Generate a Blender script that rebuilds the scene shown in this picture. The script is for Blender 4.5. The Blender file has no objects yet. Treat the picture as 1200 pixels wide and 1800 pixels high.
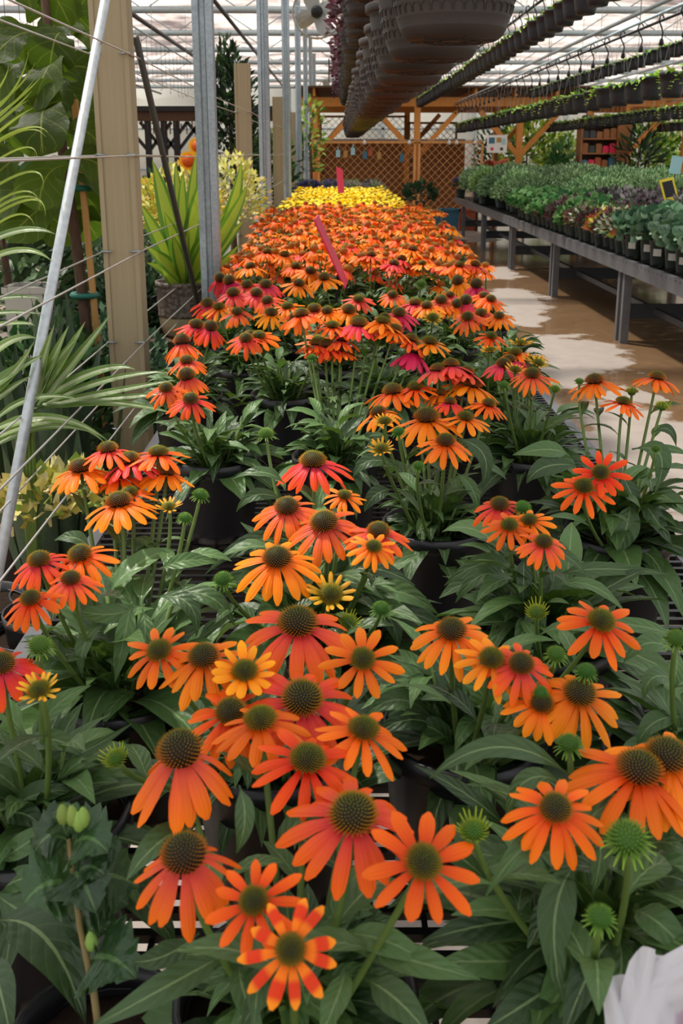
import bpy, math, random
from mathutils import Vector, Matrix
R = random.Random(7)
sc = bpy.context.scene
COL = sc.collection
PI = math.pi
# ---------------------------------------------------------------- camera
F = 1725.0; CY = 730.0
TH = math.atan((CY - 270.0) / F)
EYE = Vector((0, 0, 1.55))
YAW = 0.0044
fw = Vector((math.sin(YAW) * math.cos(TH), math.cos(YAW) * math.cos(TH), -math.sin(TH)))
rt = Vector((math.cos(YAW), -math.sin(YAW), 0))
up = rt.cross(fw)
cd = bpy.data.cameras.new('camera'); cam = bpy.data.objects.new('camera', cd); COL.objects.link(cam)
cam.location = EYE; cam.rotation_euler = (PI / 2 - TH, 0, -YAW)
cd.sensor_fit = 'VERTICAL'; cd.sensor_height = 36; cd.sensor_width = 24
cd.lens = F / 1800 * 36
cd.shift_y = -(900 - CY) / 1800; cd.clip_start = 0.02; cd.clip_end = 300
cd.dof.use_dof = True; cd.dof.focus_distance = 1.75; cd.dof.aperture_fstop = 13
sc.camera = cam

def ray(px, py): return fw + rt * ((px - 600) / F) - up * ((py - CY) / F)
def PZ(px, py, z):
    v = ray(px, py); return EYE + v * ((z - EYE.z) / v.z)
def PD(px, py, d):
    v = ray(px, py); return EYE + v * (d / v.y)
def zcof(p): return (p - EYE).dot(fw)

# ---------------------------------------------------------------- colour / material helpers
def lin(h):
    if isinstance(h, str):
        h = h.lstrip('#'); c = [int(h[i:i + 2], 16) / 255 for i in (0, 2, 4)]
    else: c = list(h)
    return tuple((x / 12.92 if x <= .04045 else ((x + .055) / 1.055) ** 2.4) for x in c)
def mixc(a, b, t): return tuple(a[i] + (b[i] - a[i]) * t for i in range(3))

class NT:
    def __init__(s, name):
        s.m = bpy.data.materials.new(name); s.m.use_nodes = True
        s.t = s.m.node_tree; s.n = s.t.nodes; s.n.clear()
        s.out = s.n.new('ShaderNodeOutputMaterial')
    def new(s, typ, **kw):
        x = s.n.new(typ)
        for k, v in kw.items(): setattr(x, k, v)
        return x
    def link(s, a, b): s.t.links.new(a, b)
    def inp(s, node, name, v):
        sk = node.inputs[name]
        if isinstance(v, bpy.types.NodeSocket): s.link(v, sk)
        elif isinstance(v, (tuple, list)) and len(v) == 3 and sk.type == 'RGBA': sk.default_value = (*v, 1)
        else: sk.default_value = v
    def math(s, op, a, b=0.0, c=0.0, clamp=False):
        x = s.new('ShaderNodeMath', operation=op, use_clamp=clamp)
        for i, v in enumerate((a, b, c)):
            if isinstance(v, bpy.types.NodeSocket): s.link(v, x.inputs[i])
            else: x.inputs[i].default_value = v
        return x.outputs[0]
    def mix(s, f, a, b, mode='MIX'):
        x = s.new('ShaderNodeMix', data_type='RGBA', blend_type=mode)
        for i, v in ((0, f), (6, a), (7, b)):
            if isinstance(v, bpy.types.NodeSocket): s.link(v, x.inputs[i])
            elif i: x.inputs[i].default_value = (*v, 1)
            else: x.inputs[i].default_value = v
        return x.outputs[2]
    def noise(s, scale, detail=3, vec=None, rough=.5):
        x = s.new('ShaderNodeTexNoise'); x.inputs['Scale'].default_value = scale
        x.inputs['Detail'].default_value = detail; x.inputs['Roughness'].default_value = rough
        if vec is not None: s.link(vec, x.inputs['Vector'])
        return x.outputs['Fac']
    def ramp(s, fac, stops):
        x = s.new('ShaderNodeValToRGB'); s.link(fac, x.inputs[0])
        e = x.color_ramp.elements
        while len(e) < len(stops): e.new(.5)
        for el, (p, c) in zip(e, stops): el.position = p; el.color = (*c, 1)
        return x.outputs[0]
    def objco(s): return s.new('ShaderNodeTexCoord').outputs['Object']
    def principled(s, col, rough=.5, metal=0.0, spec=.5, transl=0.0, bump=None, bs=.3, bd=.01, tcol=None):
        p = s.new('ShaderNodeBsdfPrincipled')
        s.inp(p, 'Base Color', col); s.inp(p, 'Roughness', rough); s.inp(p, 'Metallic', metal)
        s.inp(p, 'Specular IOR Level', spec)
        if bump is not None:
            b = s.new('ShaderNodeBump'); b.inputs['Strength'].default_value = bs; b.inputs['Distance'].default_value = bd
            s.link(bump, b.inputs['Height']); s.link(b.outputs[0], p.inputs['Normal'])
        o = p.outputs[0]
        if transl > 0:
            t = s.new('ShaderNodeBsdfTranslucent'); s.inp(t, 'Color', tcol if tcol is not None else col)
            mx = s.new('ShaderNodeMixShader'); mx.inputs[0].default_value = transl
            s.link(o, mx.inputs[1]); s.link(t.outputs[0], mx.inputs[2]); o = mx.outputs[0]
        s.link(o, s.out.inputs[0]); return s.m

def m_plain(name, c, rough=.5, metal=0.0, spec=.5, var=.15, scale=8, bs=.15, transl=0.0):
    n = NT(name); c = lin(c); f = n.noise(scale, 4, n.objco())
    col = n.mix(f, tuple(x * (1 - var) for x in c), tuple(min(1, x * (1 + var)) for x in c))
    return n.principled(col, rough, metal, spec, transl, f, bs, .004)

def m_leaf(name, dark, light, vein, rough=.42, spec=.5, transl=.18, veins=7.0, mid=.07, wet=True, midcol=None, sidev=.09):
    """leaf-space attribute lf = (u -1..1, v 0..1, random)."""
    n = NT(name); a = n.new('ShaderNodeAttribute', attribute_name='lf')
    sp = n.new('ShaderNodeSeparateXYZ'); n.link(a.outputs['Vector'], sp.inputs[0])
    u, v, r = sp.outputs
    au = n.math('ABSOLUTE', u)
    ob = n.new('ShaderNodeObjectInfo').outputs['Random']
    nz = n.noise(18, 3, n.objco())
    f = n.math('ADD', n.math('MULTIPLY', n.math('POWER', n.math('ABSOLUTE', r), 1.4), .8), n.math('MULTIPLY', nz, .3))
    base = n.mix(f, lin(dark), lin(light))
    ph = n.math('SUBTRACT', n.math('MULTIPLY', v, veins), n.math('MULTIPLY', au, 1.6))
    w = n.math('ABSOLUTE', n.math('SUBTRACT', n.math('FRACT', ph), .5))
    side = n.math('MULTIPLY', n.math('LESS_THAN', w, .05), sidev)
    midm = n.math('LESS_THAN', au, mid)
    c1 = n.mix(side, base, lin(vein)); c2 = n.mix(n.math('MULTIPLY', midm, .6), c1, lin(midcol or vein))
    h = n.math('ADD', n.math('MULTIPLY', w, .6), n.math('MULTIPLY', n.noise(70, 4, n.objco()), 1.1))
    h = n.math('SUBTRACT', h, n.math('MULTIPLY', midm, .5))
    rg = n.math('ADD', rough, n.math('MULTIPLY', n.noise(26, 2, n.objco()), .34)) if wet else rough
    tc = n.mix(.55, c2, lin('#86b030'))
    return n.principled(c2, rg, 0, spec, transl, h, .7, .0026, tc)

def m_vcol(name, rough=.5, spec=.4, transl=0.0, hue=.0, val=.0, streak=0.0):
    """colour from the vertex attribute Col, slightly shifted per object."""
    n = NT(name); a = n.new('ShaderNodeAttribute', attribute_name='Col'); c = a.outputs['Color']
    if hue or val:
        oi = n.new('ShaderNodeObjectInfo').outputs['Random']
        h = n.new('ShaderNodeHueSaturation')
        n.link(n.math('ADD', .5 - hue / 2, n.math('MULTIPLY', oi, hue)), h.inputs['Hue'])
        n.link(n.math('ADD', 1 - val / 2, n.math('MULTIPLY', n.math('FRACT', n.math('MULTIPLY', oi, 7.3)), val)), h.inputs['Value'])
        n.link(c, h.inputs['Color']); c = h.outputs[0]
    b = None
    if streak:
        l = n.new('ShaderNodeAttribute', attribute_name='lf'); sp = n.new('ShaderNodeSeparateXYZ'); n.link(l.outputs['Vector'], sp.inputs[0])
        b = n.math('SINE', n.math('MULTIPLY', sp.outputs[0], 11))
        c = n.mix(n.math('MULTIPLY', n.math('ADD', n.math('MULTIPLY', b, .5), .5), streak), c, (.32, .02, .004), 'MIX')
    return n.principled(c, rough, 0, spec, transl, b, .2, .0012)

# ---------------------------------------------------------------- mesh builder
class MB:
    def __init__(s): s.v = []; s.f = []; s.mi = []; s.c = []; s.l = []
    def vert(s, p, c=(1, 1, 1), l=(0, 0, 0)):
        s.v.append((p[0], p[1], p[2])); s.c.append(c); s.l.append(l); return len(s.v) - 1
    def face(s, idx, m=0): s.f.append(tuple(idx)); s.mi.append(m)
    def quad(s, a, b, c, d, m=0, col=(1, 1, 1)):
        i = [s.vert(p, col) for p in (a, b, c, d)]; s.face(i, m)
    def box(s, c, d, m=0, rot=None, col=(1, 1, 1), bev=0.0):
        x, y, z = d[0] / 2, d[1] / 2, d[2] / 2
        P = [(-x, -y, -z), (x, -y, -z), (x, y, -z), (-x, y, -z), (-x, -y, z), (x, -y, z), (x, y, z), (-x, y, z)]
        c = Vector(c)
        i = [s.vert(c + (rot @ Vector(p) if rot else Vector(p)), col) for p in P]
        for q in ((0, 3, 2, 1), (4, 5, 6, 7), (0, 1, 5, 4), (1, 2, 6, 5), (2, 3, 7, 6), (3, 0, 4, 7)): s.face([i[k] for k in q], m)
    def bar(s, a, b, w, h, m=0, col=(1, 1, 1), upv=(0, 0, 1)):
        a = Vector(a); b = Vector(b); d = b - a; L = d.length
        if L < 1e-6: return
        z = d / L; u = Vector(upv)
        if abs(z.dot(u)) > .98: u = Vector((0, 1, 0))
        x = u.cross(z).normalized(); y = z.cross(x)
        s.box((a + b) / 2, (w, h, L), m, Matrix((x, y, z)).transposed(), col)
    def tube(s, pts, r, n=6, m=0, col=(1, 1, 1), cap=True):
        pts = [Vector(p) for p in pts]; rs = r if isinstance(r, (list, tuple)) else [r] * len(pts)
        prev = None; ref = None
        for k, p in enumerate(pts):
            d = (pts[min(k + 1, len(pts) - 1)] - pts[max(k - 1, 0)])
            d = d.normalized() if d.length > 1e-9 else Vector((0, 0, 1))
            if ref is None: ref = Vector((1, 0, 0)) if abs(d.x) < .8 else Vector((0, 1, 0))
            x = (ref - d * ref.dot(d)).normalized(); ref = x; y = d.cross(x)
            ring = [s.vert(p + (x * math.cos(2 * PI * j / n) + y * math.sin(2 * PI * j / n)) * rs[k], col, (0, k / max(1, len(pts) - 1), 0)) for j in range(n)]
            if prev:
                for j in range(n): s.face((prev[j], prev[(j + 1) % n], ring[(j + 1) % n], ring[j]), m)
            elif cap: s.face(ring[::-1], m)
            prev = ring
        if cap: s.face(prev, m)
    def lathe(s, prof, n=24, c=(0, 0, 0), m=0, col=(1, 1, 1), capb=False, capt=False):
        prev = None
        for (r, z) in prof:
            ring = [s.vert((c[0] + r * math.cos(2 * PI * j / n), c[1] + r * math.sin(2 * PI * j / n), c[2] + z), col) for j in range(n)]
            if prev:
                for j in range(n): s.face((prev[j], prev[(j + 1) % n], ring[(j + 1) % n], ring[j]), m)
            elif capb: s.face(ring[::-1], m)
            prev = ring
        if capt: s.face(prev, m)
    def strip(s, cen, side, nor, wid, cols=None, r=0.0, nu=4, fold=.25, wave=0.0, wf=3.0, m=0, curl=0.0):
        """a leaf/petal surface along a centre line"""
        prev = None; N = len(cen)
        for k in range(N):
            t = k / (N - 1); row = []
            for j in range(nu + 1):
                u = -1 + 2 * j / nu; w = wid[k]
                o = side[k] * (u * w) + nor[k] * (abs(u) * w * fold - curl * w * u * u)
                if wave: o = o + nor[k] * (wave * w * abs(u) * math.sin(t * 2 * PI * wf + (0 if u < 0 else 1.7) + r * 20))
                row.append(s.vert(cen[k] + o, cols[k] if cols else (1, 1, 1), (u, t, r)))
            if prev:
                for j in range(nu): s.face((prev[j], prev[j + 1], row[j + 1], row[j]), m)
            prev = row
    def leaf(s, base, az, e0, droop, L, W, prof, N=9, **kw):
        rad = Vector((math.cos(az), math.sin(az), 0)); tw = kw.pop('twist', 0.0); cv = kw.pop('cfun', None)
        p = Vector(base); cen = []; sd = []; nr = []; wd = []; cols = []
        sidew = kw.pop('bend', 0.0)
        for k in range(N + 1):
            t = k / N; e = e0 - droop * t
            a = az + sidew * t; rad = Vector((math.cos(a), math.sin(a), 0))
            d = rad * math.cos(e) + Vector((0, 0, math.sin(e)))
            side = Vector((-rad.y, rad.x, 0)); nn = side.cross(d) * -1
            q = Matrix.Rotation(tw * t, 3, d)
            cen.append(p.copy()); sd.append(q @ side); nr.append(q @ nn); wd.append(max(.0004, W * prof(t)))
            if cv: cols.append(cv(t))
            p = p + d * (L / N)
        s.strip(cen, sd, nr, wd, cols or None, **kw)
    def leafpath(s, pts, W, prof, N=12, upv=(0, 0, 1), **kw):
        a, b, c = [Vector(p) for p in pts]; b = b * 2 - (a + c) * .5
        cen = []; sd = []; nr = []; wd = []; cv = kw.pop('cfun', None); cols = []; tw = kw.pop('twist', 0.0)
        for k in range(N + 1):
            t = k / N; p = a * (1 - t) ** 2 + b * (2 * t * (1 - t)) + c * t * t
            d = ((b - a) * (1 - t) + (c - b) * t).normalized()
            sv = d.cross(Vector(upv))
            sv = sv.normalized() if sv.length > 1e-4 else Vector((1, 0, 0))
            q = Matrix.Rotation(tw, 3, d)
            sv = q @ sv
            cen.append(p); sd.append(sv); nr.append(sv.cross(d)); wd.append(max(.0004, W * prof(t)))
            if cv: cols.append(cv(t))
        s.strip(cen, sd, nr, wd, cols or None, **kw)
    def mesh(s, name, mats, smooth=True):
        me = bpy.data.meshes.new(name); me.from_pydata(s.v, [], s.f)
        if not isinstance(mats, (list, tuple)): mats = [mats]
        for x in mats: me.materials.append(x)
        n = len(me.polygons)
        me.polygons.foreach_set('material_index', s.mi); me.polygons.foreach_set('use_smooth', [smooth] * n)
        ca = me.color_attributes.new('Col', 'FLOAT_COLOR', 'POINT'); fl = []
        for c in s.c: fl.extend((c[0], c[1], c[2], 1))
        ca.data.foreach_set('color', fl)
        la = me.attributes.new('lf', 'FLOAT_VECTOR', 'POINT'); fl = []
        for c in s.l: fl.extend(c)
        la.data.foreach_set('vector', fl)
        me.update(); return me
    def build(s, name, mats, parent=None, smooth=True, loc=None):
        return ob(name, s.mesh(name, mats, smooth), parent, loc)

def ob(name, me, parent=None, loc=None, rot=None, sca=None):
    o = bpy.data.objects.new(name, me); COL.objects.link(o)
    if parent is not None: o.parent = parent
    if loc is not None: o.location = loc
    if rot is not None: o.rotation_euler = rot
    if sca is not None: o.scale = (sca, sca, sca) if isinstance(sca, (int, float)) else sca
    return o
def tag(o, label, cat, group=None, kind=None):
    o['label'] = label; o['category'] = cat
    if group: o['group'] = group
    if kind: o['kind'] = kind
    return o
def thing(name, loc, label, cat, group=None, rz=0):
    o = ob(name, None, None, loc, (0, 0, rz)); o.empty_display_size = .05
    return tag(o, label, cat, group)
def struct(o): o['kind'] = 'structure'; return o
def copy_tree(o, parent=None):
    c = o.copy(); COL.objects.link(c)
    if parent is not None: c.parent = parent
    for ch in o.children: copy_tree(ch, c)
    return c
def place(proto, loc, rz=0, s=1.0, label=None, group=None):
    """first use moves the prototype itself, later uses copy it with its parts"""
    if proto.get('_used'): c = copy_tree(proto)
    else: c = proto
    proto['_used'] = 1
    c.location = loc; c.rotation_euler = (0, 0, rz); c.scale = (s, s, s)
    if label: c['label'] = label
    if group: c['group'] = group
    return c

def lance(t): return (.12 + .88 * max(0, math.sin(PI * min(1, max(0, (t - .10) / .90)) ** .8)) ** 1.0) if t > .1 else .12 if t < .995 else .02
def lanc(t):
    if t < .12: return .10
    x = (t - .12) / .88
    return max(.015, .10 * (1 - x) + math.sin(PI * x ** .72) ** .95)
def ovate(t):
    if t < .08: return .1
    x = (t - .08) / .92
    return max(.02, .1 * (1 - x) + math.sin(PI * x ** .6) ** .8)
def blade(t): return max(.02, min(1, .35 + t * 3) * (1 - t ** 2.2))
def petalp(t): return min(1, .42 + 1.15 * t) * (1 if t < .72 else math.sqrt(max(.05, 1 - ((t - .72) / .29) ** 2)))
def fiddle(t):
    if t < .06: return .08
    x = (t - .06) / .94
    return max(.03, (.35 + .75 * x) * math.sqrt(max(0, 1 - max(0, (x - .62) / .385) ** 2)) * min(1, .5 + x * 2))
# ---------------------------------------------------------------- materials
M = {}
M['leaf'] = m_leaf('coneflower_leaf', '#1b3119', '#587a42', '#8aa26c', rough=.25, spec=.42, transl=.15)
M['leaf2'] = m_leaf('hibiscus_leaf', '#1a3419', '#315428', '#62864a', rough=.2, spec=.5, transl=.12, veins=5)
M['fig'] = m_leaf('fiddle_leaf', '#26360f', '#4a5f18', '#949c40', rough=.5, spec=.16, transl=.25, veins=5, mid=.035, sidev=.22, wet=False)
M['snake'] = m_leaf('snake_leaf', '#26382a', '#4a5c46', '#8a9a80', rough=.5, transl=.05, veins=14, mid=.0)
M['palm'] = m_leaf('striped_frond', '#4f7030', '#84a050', '#cfd4b4', rough=.35, transl=.2, veins=0, mid=.30, wet=False)
M['grass'] = m_leaf('thin_frond', '#7f9a2a', '#b9cc46', '#d6dd80', rough=.4, transl=.35, veins=0, mid=.2, wet=False)
M['drac'] = m_leaf('dracaena_leaf', '#4a7a28', '#6a9a30', '#c8d442', rough=.35, transl=.3, veins=0, mid=.55, wet=False, midcol='#dbe04c')
M['croton'] = m_vcol('croton_leaf', .5, .3, .25, .02, .2)
M['petal'] = m_vcol('petal', .45, .22, .20, .02, .22, .08)
M['cone'] = m_vcol('cone', .62, .25, 0, .02, .2)
M['bud'] = m_vcol('bud', .55, .3, .15, .03, .2)
M['vleaf'] = m_vcol('foliage', .5, .3, .18, .03, .45)
M['twig'] = m_plain('twig_bark', '#85744a', .7, 0, .3, .3, 60)
M['stem'] = m_plain('stem', '#5d7437', .5, 0, .3, .2, 40)
M['pot'] = m_plain('black_nursery_plastic', '#16161a', .38, 0, .5, .25, 12, .2)
M['gpot'] = m_plain('dark_green_plastic', '#1d2b26', .42, 0, .45, .2, 12, .15)
M['hpot'] = m_plain('hanging_pot_plastic', '#242429', .5, 0, .5, .25, 20, .2)
M['soil'] = m_plain('potting_soil', '#2b211a', .95, 0, .1, .5, 60, 1.0)
M['wire'] = m_plain('black_coated_wire', '#0d0d0e', .35, 0, .5, .2, 20)
M['benchmetal'] = m_plain('dark_grey_bench_steel', '#66676b', .45, .2, .5, .25, 14, .2)
M['darksteel'] = m_plain('dark_steel', '#3f4146', .5, .4, .5, .3, 10)
M['timber'] = None
def m_wood(name, a, b, sc_=(40, 40, 3), rough=.6):
    n = NT(name); tc = n.objco(); mp = n.new('ShaderNodeMapping'); n.link(tc, mp.inputs[0]); mp.inputs['Scale'].default_value = sc_
    f = n.noise(1.0, 5, mp.outputs[0], .6)
    return n.principled(n.mix(f, lin(a), lin(b)), rough, 0, .3, 0, f, .3, .003)
M['timber'] = m_wood('orange_timber', '#b86f2e', '#eda352')
M['lattice'] = m_wood('lattice_wood', '#c88446', '#f2b878')
M['darkwood'] = m_wood('dark_timber', '#3a2618', '#5d3f28')
M['shelfwood'] = m_wood('shelf_wood', '#7a4e2c', '#a87044')
M['beam'] = m_wood('tan_cladding', '#95876a', '#b0a081', (90, 90, 1.2), .65)
M['stake'] = m_wood('stake_wood', '#9a6f3c', '#c79a5c')
M['bark'] = m_wood('bark', '#3c2c22', '#6b5544', (60, 60, 20), .9)
def m_galv(name, a, b, rough=.42, metal=.55):
    n = NT(name); tc = n.objco(); v = n.new('ShaderNodeTexVoronoi'); v.inputs['Scale'].default_value = 60; n.link(tc, v.inputs['Vector'])
    f = n.noise(14, 4, tc)
    g = n.math('ADD', n.math('MULTIPLY', v.outputs['Distance'], .5), n.math('MULTIPLY', f, .6))
    return n.principled(n.mix(g, lin(a), lin(b)), rough, metal, .5, 0, f, .1, .003)
M['galv'] = m_galv('galvanised_steel', '#7f8b93', '#b9c3c8')
M['truss'] = m_galv('truss_steel', '#8ea3ad', '#c2d2d8', .5, .3)
M['brace'] = m_galv('galvanised_pipe', '#a3acb2', '#d6dcdf', .4, .5)
M['darkpipe'] = m_plain('dull_pipe', '#4c4841', .5, .3, .4, .3, 15)
M['cable'] = m_plain('steel_cable', '#c9c6c0', .35, .5, .5, .1, 30)
M['hang'] = m_plain('hanger_wire', '#a5a49e', .45, .3, .4, .1, 30)
M['red'] = m_plain('crimson_card', '#d81f4a', .45, 0, .4, .08, 10)
M['black'] = m_plain('black_matt', '#151518', .6, 0, .4, .2, 10)
M['white'] = m_plain('white_board', '#e4e2dc', .6, 0, .4, .05, 10)
M['yellow'] = m_plain('yellow_card', '#e0c82a', .5, 0, .4, .08, 10)
M['blue'] = m_plain('blue_tub', '#3e6f86', .5, 0, .4, .15, 8)
M['cyan'] = m_plain('pale_blue_card', '#9cc8d0', .5, 0, .4, .1, 8)
M['terra'] = m_plain('terracotta', '#a85a3e', .8, 0, .2, .2, 12)
M['paper'] = m_plain('pale_label', '#d9d9d2', .6, 0, .3, .05, 10)
M['cream'] = m_plain('cream_glaze', '#bdb28e', .35, 0, .5, .1, 20)
M['stone'] = m_plain('pale_planter', '#b9b6ac', .7, 0, .3, .1, 8)
M['whitepetal'] = m_vcol('white_petal', .55, .3, .3, .0, .0)
def m_basket():
    n = NT('embossed_basket_plastic'); tc = n.objco(); f = n.noise(30, 4, tc)
    mk = n.noise(3.5, 4, tc)
    col = n.mix(n.math('MULTIPLY', mk, 1.0), lin('#222123'), lin('#4a3f38'))
    return n.principled(col, .62, 0, .4, 0, f, .25, .003)
M['basket'] = m_basket()
def m_deco():
    n = NT('engraved_planter_band'); tc = n.objco(); f = n.noise(55, 2, tc)
    g = n.math('GREATER_THAN', f, .5)
    return n.principled(n.mix(g, lin('#5a4e46'), lin('#7d7066')), .5, 0, .4, 0, f, .5, .004)
M['deco'] = m_deco()
# wet concrete: pale dry patches on brown wet floor
def m_floor():
    n = NT('wet_concrete'); g = n.new('ShaderNodeNewGeometry').outputs['Position']
    big = n.noise(1.1, 5, g, .55); fine = n.noise(9, 6, g, .6)
    wob = n.new('ShaderNodeTexNoise'); n.link(g, wob.inputs['Vector']); wob.inputs['Scale'].default_value = 2.2; wob.inputs['Detail'].default_value = 8; wob.inputs['Roughness'].default_value = .62
    off = n.new('ShaderNodeVectorMath', operation='MULTIPLY_ADD'); n.link(wob.outputs['Color'], off.inputs[0])
    off.inputs[1].default_value = (.9, 2.0, 0); off.inputs[2].default_value = (-.45, -1.0, 0)
    pos = n.new('ShaderNodeVectorMath', operation='ADD'); n.link(g, pos.inputs[0]); n.link(off.outputs[0], pos.inputs[1])
    mask = None
    for (px, py, rx, ry) in FLOOR_DRY:
        c = PZ(px, py, 0)
        d = n.new('ShaderNodeVectorMath', operation='SUBTRACT'); n.link(pos.outputs[0], d.inputs[0]); d.inputs[1].default_value = c
        s_ = n.new('ShaderNodeVectorMath', operation='MULTIPLY'); n.link(d.outputs[0], s_.inputs[0]); s_.inputs[1].default_value = (1 / rx, 1 / ry, 0)
        l = n.new('ShaderNodeVectorMath', operation='LENGTH'); n.link(s_.outputs[0], l.inputs[0])
        k = n.math('MULTIPLY', n.math('SUBTRACT', 1.0, l.outputs['Value']), 6.0, clamp=True)
        mask = k if mask is None else n.math('MAXIMUM', mask, k)
    wetc = n.mix(fine, lin('#705640'), lin('#a5835f')); dry = n.mix(fine, lin('#93877d'), lin('#b0a49a'))
    wetc = n.mix(n.math('MULTIPLY', big, .6), wetc, lin('#5c4634'))
    col = n.mix(mask, wetc, dry)
    rough = n.math('ADD', n.math('MULTIPLY', mask, .5), n.math('MULTIPLY', fine, .22))
    return n.principled(col, rough, 0, .5, 0, fine, .08, .004)
FLOOR_DRY = [(900, 525, .42, 1.0), (1000, 615, .45, .75), (955, 650, .35, .6), (905, 555, .3, .6), (865, 480, .4, .8), (1170, 800, .42, 1.2), (1100, 690, .2, .35),
             (1100, 985, .5, .8), (830, 415, .45, 1.4), (810, 380, .4, 2.2), (300, 1500, .9, .7), (740, 1450, .6, .6), (1180, 1500, .6, .5), (200, 1700, .6, .3), (800, 1790, .6, .3),
             ]
def m_curtain():
    n = NT('shade_curtain'); g = n.new('ShaderNodeNewGeometry').outputs['Position']
    mp = n.new('ShaderNodeMapping'); n.link(g, mp.inputs[0]); mp.inputs['Scale'].default_value = (.5, 1.2, 1)
    f = n.noise(1.3, 6, mp.outputs[0], .65)
    c = n.ramp(f, [(.34, lin('#7d7270')), (.5, lin('#d8cbc4')), (.62, lin('#fffaf4'))])  # grey blotches put shadow of the folds into the cloth colour
    return n.principled(c, .8, 0, .1, .70, f, .8, .3)
M['curtain'] = m_curtain()
M['added_shadecloth'] = m_plain('added_shade_cloth', '#cfc8c0', .8, 0, .1, .1, 3, .1, .5)
M['backwall'] = m_plain('translucent_wall', '#dcdcd6', .6, 0, .2, .12, .6, .1, .6)
# ---------------------------------------------------------------- setting: floor, curtain roof, trusses, end wall
mb = MB(); mb.quad((-18, -2, 0), (18, -2, 0), (18, 46, 0), (-18, 46, 0)); struct(mb.build('floor', m_floor()))
ROOFZ = 4.75
mb = MB(); nx = 24
ys = []; y = 16.0
while y < 44.6: ys.append(y); y += .41
ring = []
for y in ys:
    t = ((y - 16) / 3.66) % 1; row = []
    for i in range(nx + 1):
        x = -18 + 36 * i / nx
        sag = .38 * math.sin(PI * t) + .10 * math.sin(x * 1.7 + y) * math.sin(PI * t)
        row.append(mb.vert((x, y, ROOFZ - sag)))
    if ring:
        for i in range(nx): mb.face((ring[i], ring[i + 1], row[i + 1], row[i]))
    ring = row
struct(mb.build('ceiling', M['curtain']))
# unseen cloth panels added overhead to keep sun off the front of the bench
for (xa, xb, ya, yb) in ((-3.4, .6, 1.45, 2.38), (-1.36, 1.2, 2.38, 4.3)):
    mb = MB(); rows = []
    for i in range(9):
        row = [mb.vert((xa + (xb - xa) * j / 14, ya + (yb - ya) * i / 8, 4.34 - .05 * math.sin(PI * i / 8) + .012 * math.sin(j * 2.1))) for j in range(15)]
        if rows:
            for j in range(14): mb.face((rows[j], rows[j + 1], row[j + 1], row[j]))
        rows = row
    struct(mb.build('ceiling', M['added_shadecloth']))  # added sun-blocking panel, out of view, filed with the ceiling
k = 0
for i in range(12):
    y = 1.4 + 3.66 * i; k += 1
    mb = MB(); mb.tube([(-18, y, 4.72), (18, y, 4.72)], .05, 6); mb.tube([(-18, y, 4.15), (18, y, 4.15)], .07, 6)
    x = -18
    while x < 18:
        mb.tube([(x, y, 4.15), (x + .9, y, 4.72)], .012, 4); mb.tube([(x + .9, y, 4.72), (x + 1.8, y, 4.15)], .012, 4); x += 1.8
    struct(mb.build('trim_%d' % k, M['truss']))
for i, (x, r) in enumerate(((-3.75, .045), (-2.05, .04), (-7.5, .04), (5.5, .04), (9.5, .04))):
    k += 1; mb = MB(); mb.tube([(x, 1, 4.02), (x, 44, 4.02)], r, 6); struct(mb.build('trim_%d' % k, M['darksteel'] if x < 0 else M['truss']))
mb = MB()
for i in range(9): mb.box((-16 + 4 * i, 44.5, 1.9), (3.9, .06, 5.8))
struct(mb.build('wall_back', M['backwall']))
k += 1; mb = MB()
for i in range(10): mb.box((-18 + 4 * i, 44.4, 2.4), (.1, .1, 4.8))
for z in (.9, 2.6): mb.box((0, 44.38, z), (36, .06, .1))
struct(mb.build('trim_%d' % k, M['truss']))

# steel posts down the left side of the bed
ord_ = ['nearest', 'second', 'third', 'fourth', 'fifth', 'sixth', 'seventh']
for i in range(7):
    y = 4.82 + 3.86 * i
    mb = MB(); w = .046
    prof = [(-w, -w * .8), (-w * .35, -w), (-w * .2, -w * .72), (w * .2, -w * .72), (w * .35, -w), (w, -w * .8), (w, w), (-w, w)]
    lo = [mb.vert((a, b, 0)) for a, b in prof]; hi = [mb.vert((a, b, 4.15)) for a, b in prof]
    for j in range(8): mb.face((lo[j], lo[(j + 1) % 8], hi[(j + 1) % 8], hi[j]))
    mb.face(lo[::-1]); mb.face(hi)
    p = thing('steel_post', (-.615, y, 0), '%s galvanised steel post in the line left of the coneflower bed' % ord_[i], 'post', 'galvanised posts left of the bed')
    mb.build('post_shaft', M['galv'], p, smooth=False)
    m2 = MB(); m2.box((0, 0, .005), (.2, .2, .01))
    for sx in (-1, 1):
        for sy in (-1, 1): m2.lathe([(.008, 0), (.008, .02), (.004, .025)], 6, (sx * .075, sy * .075, .01), capt=True)
    m2.build('base_plate', M['galv'], p, smooth=False)
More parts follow.
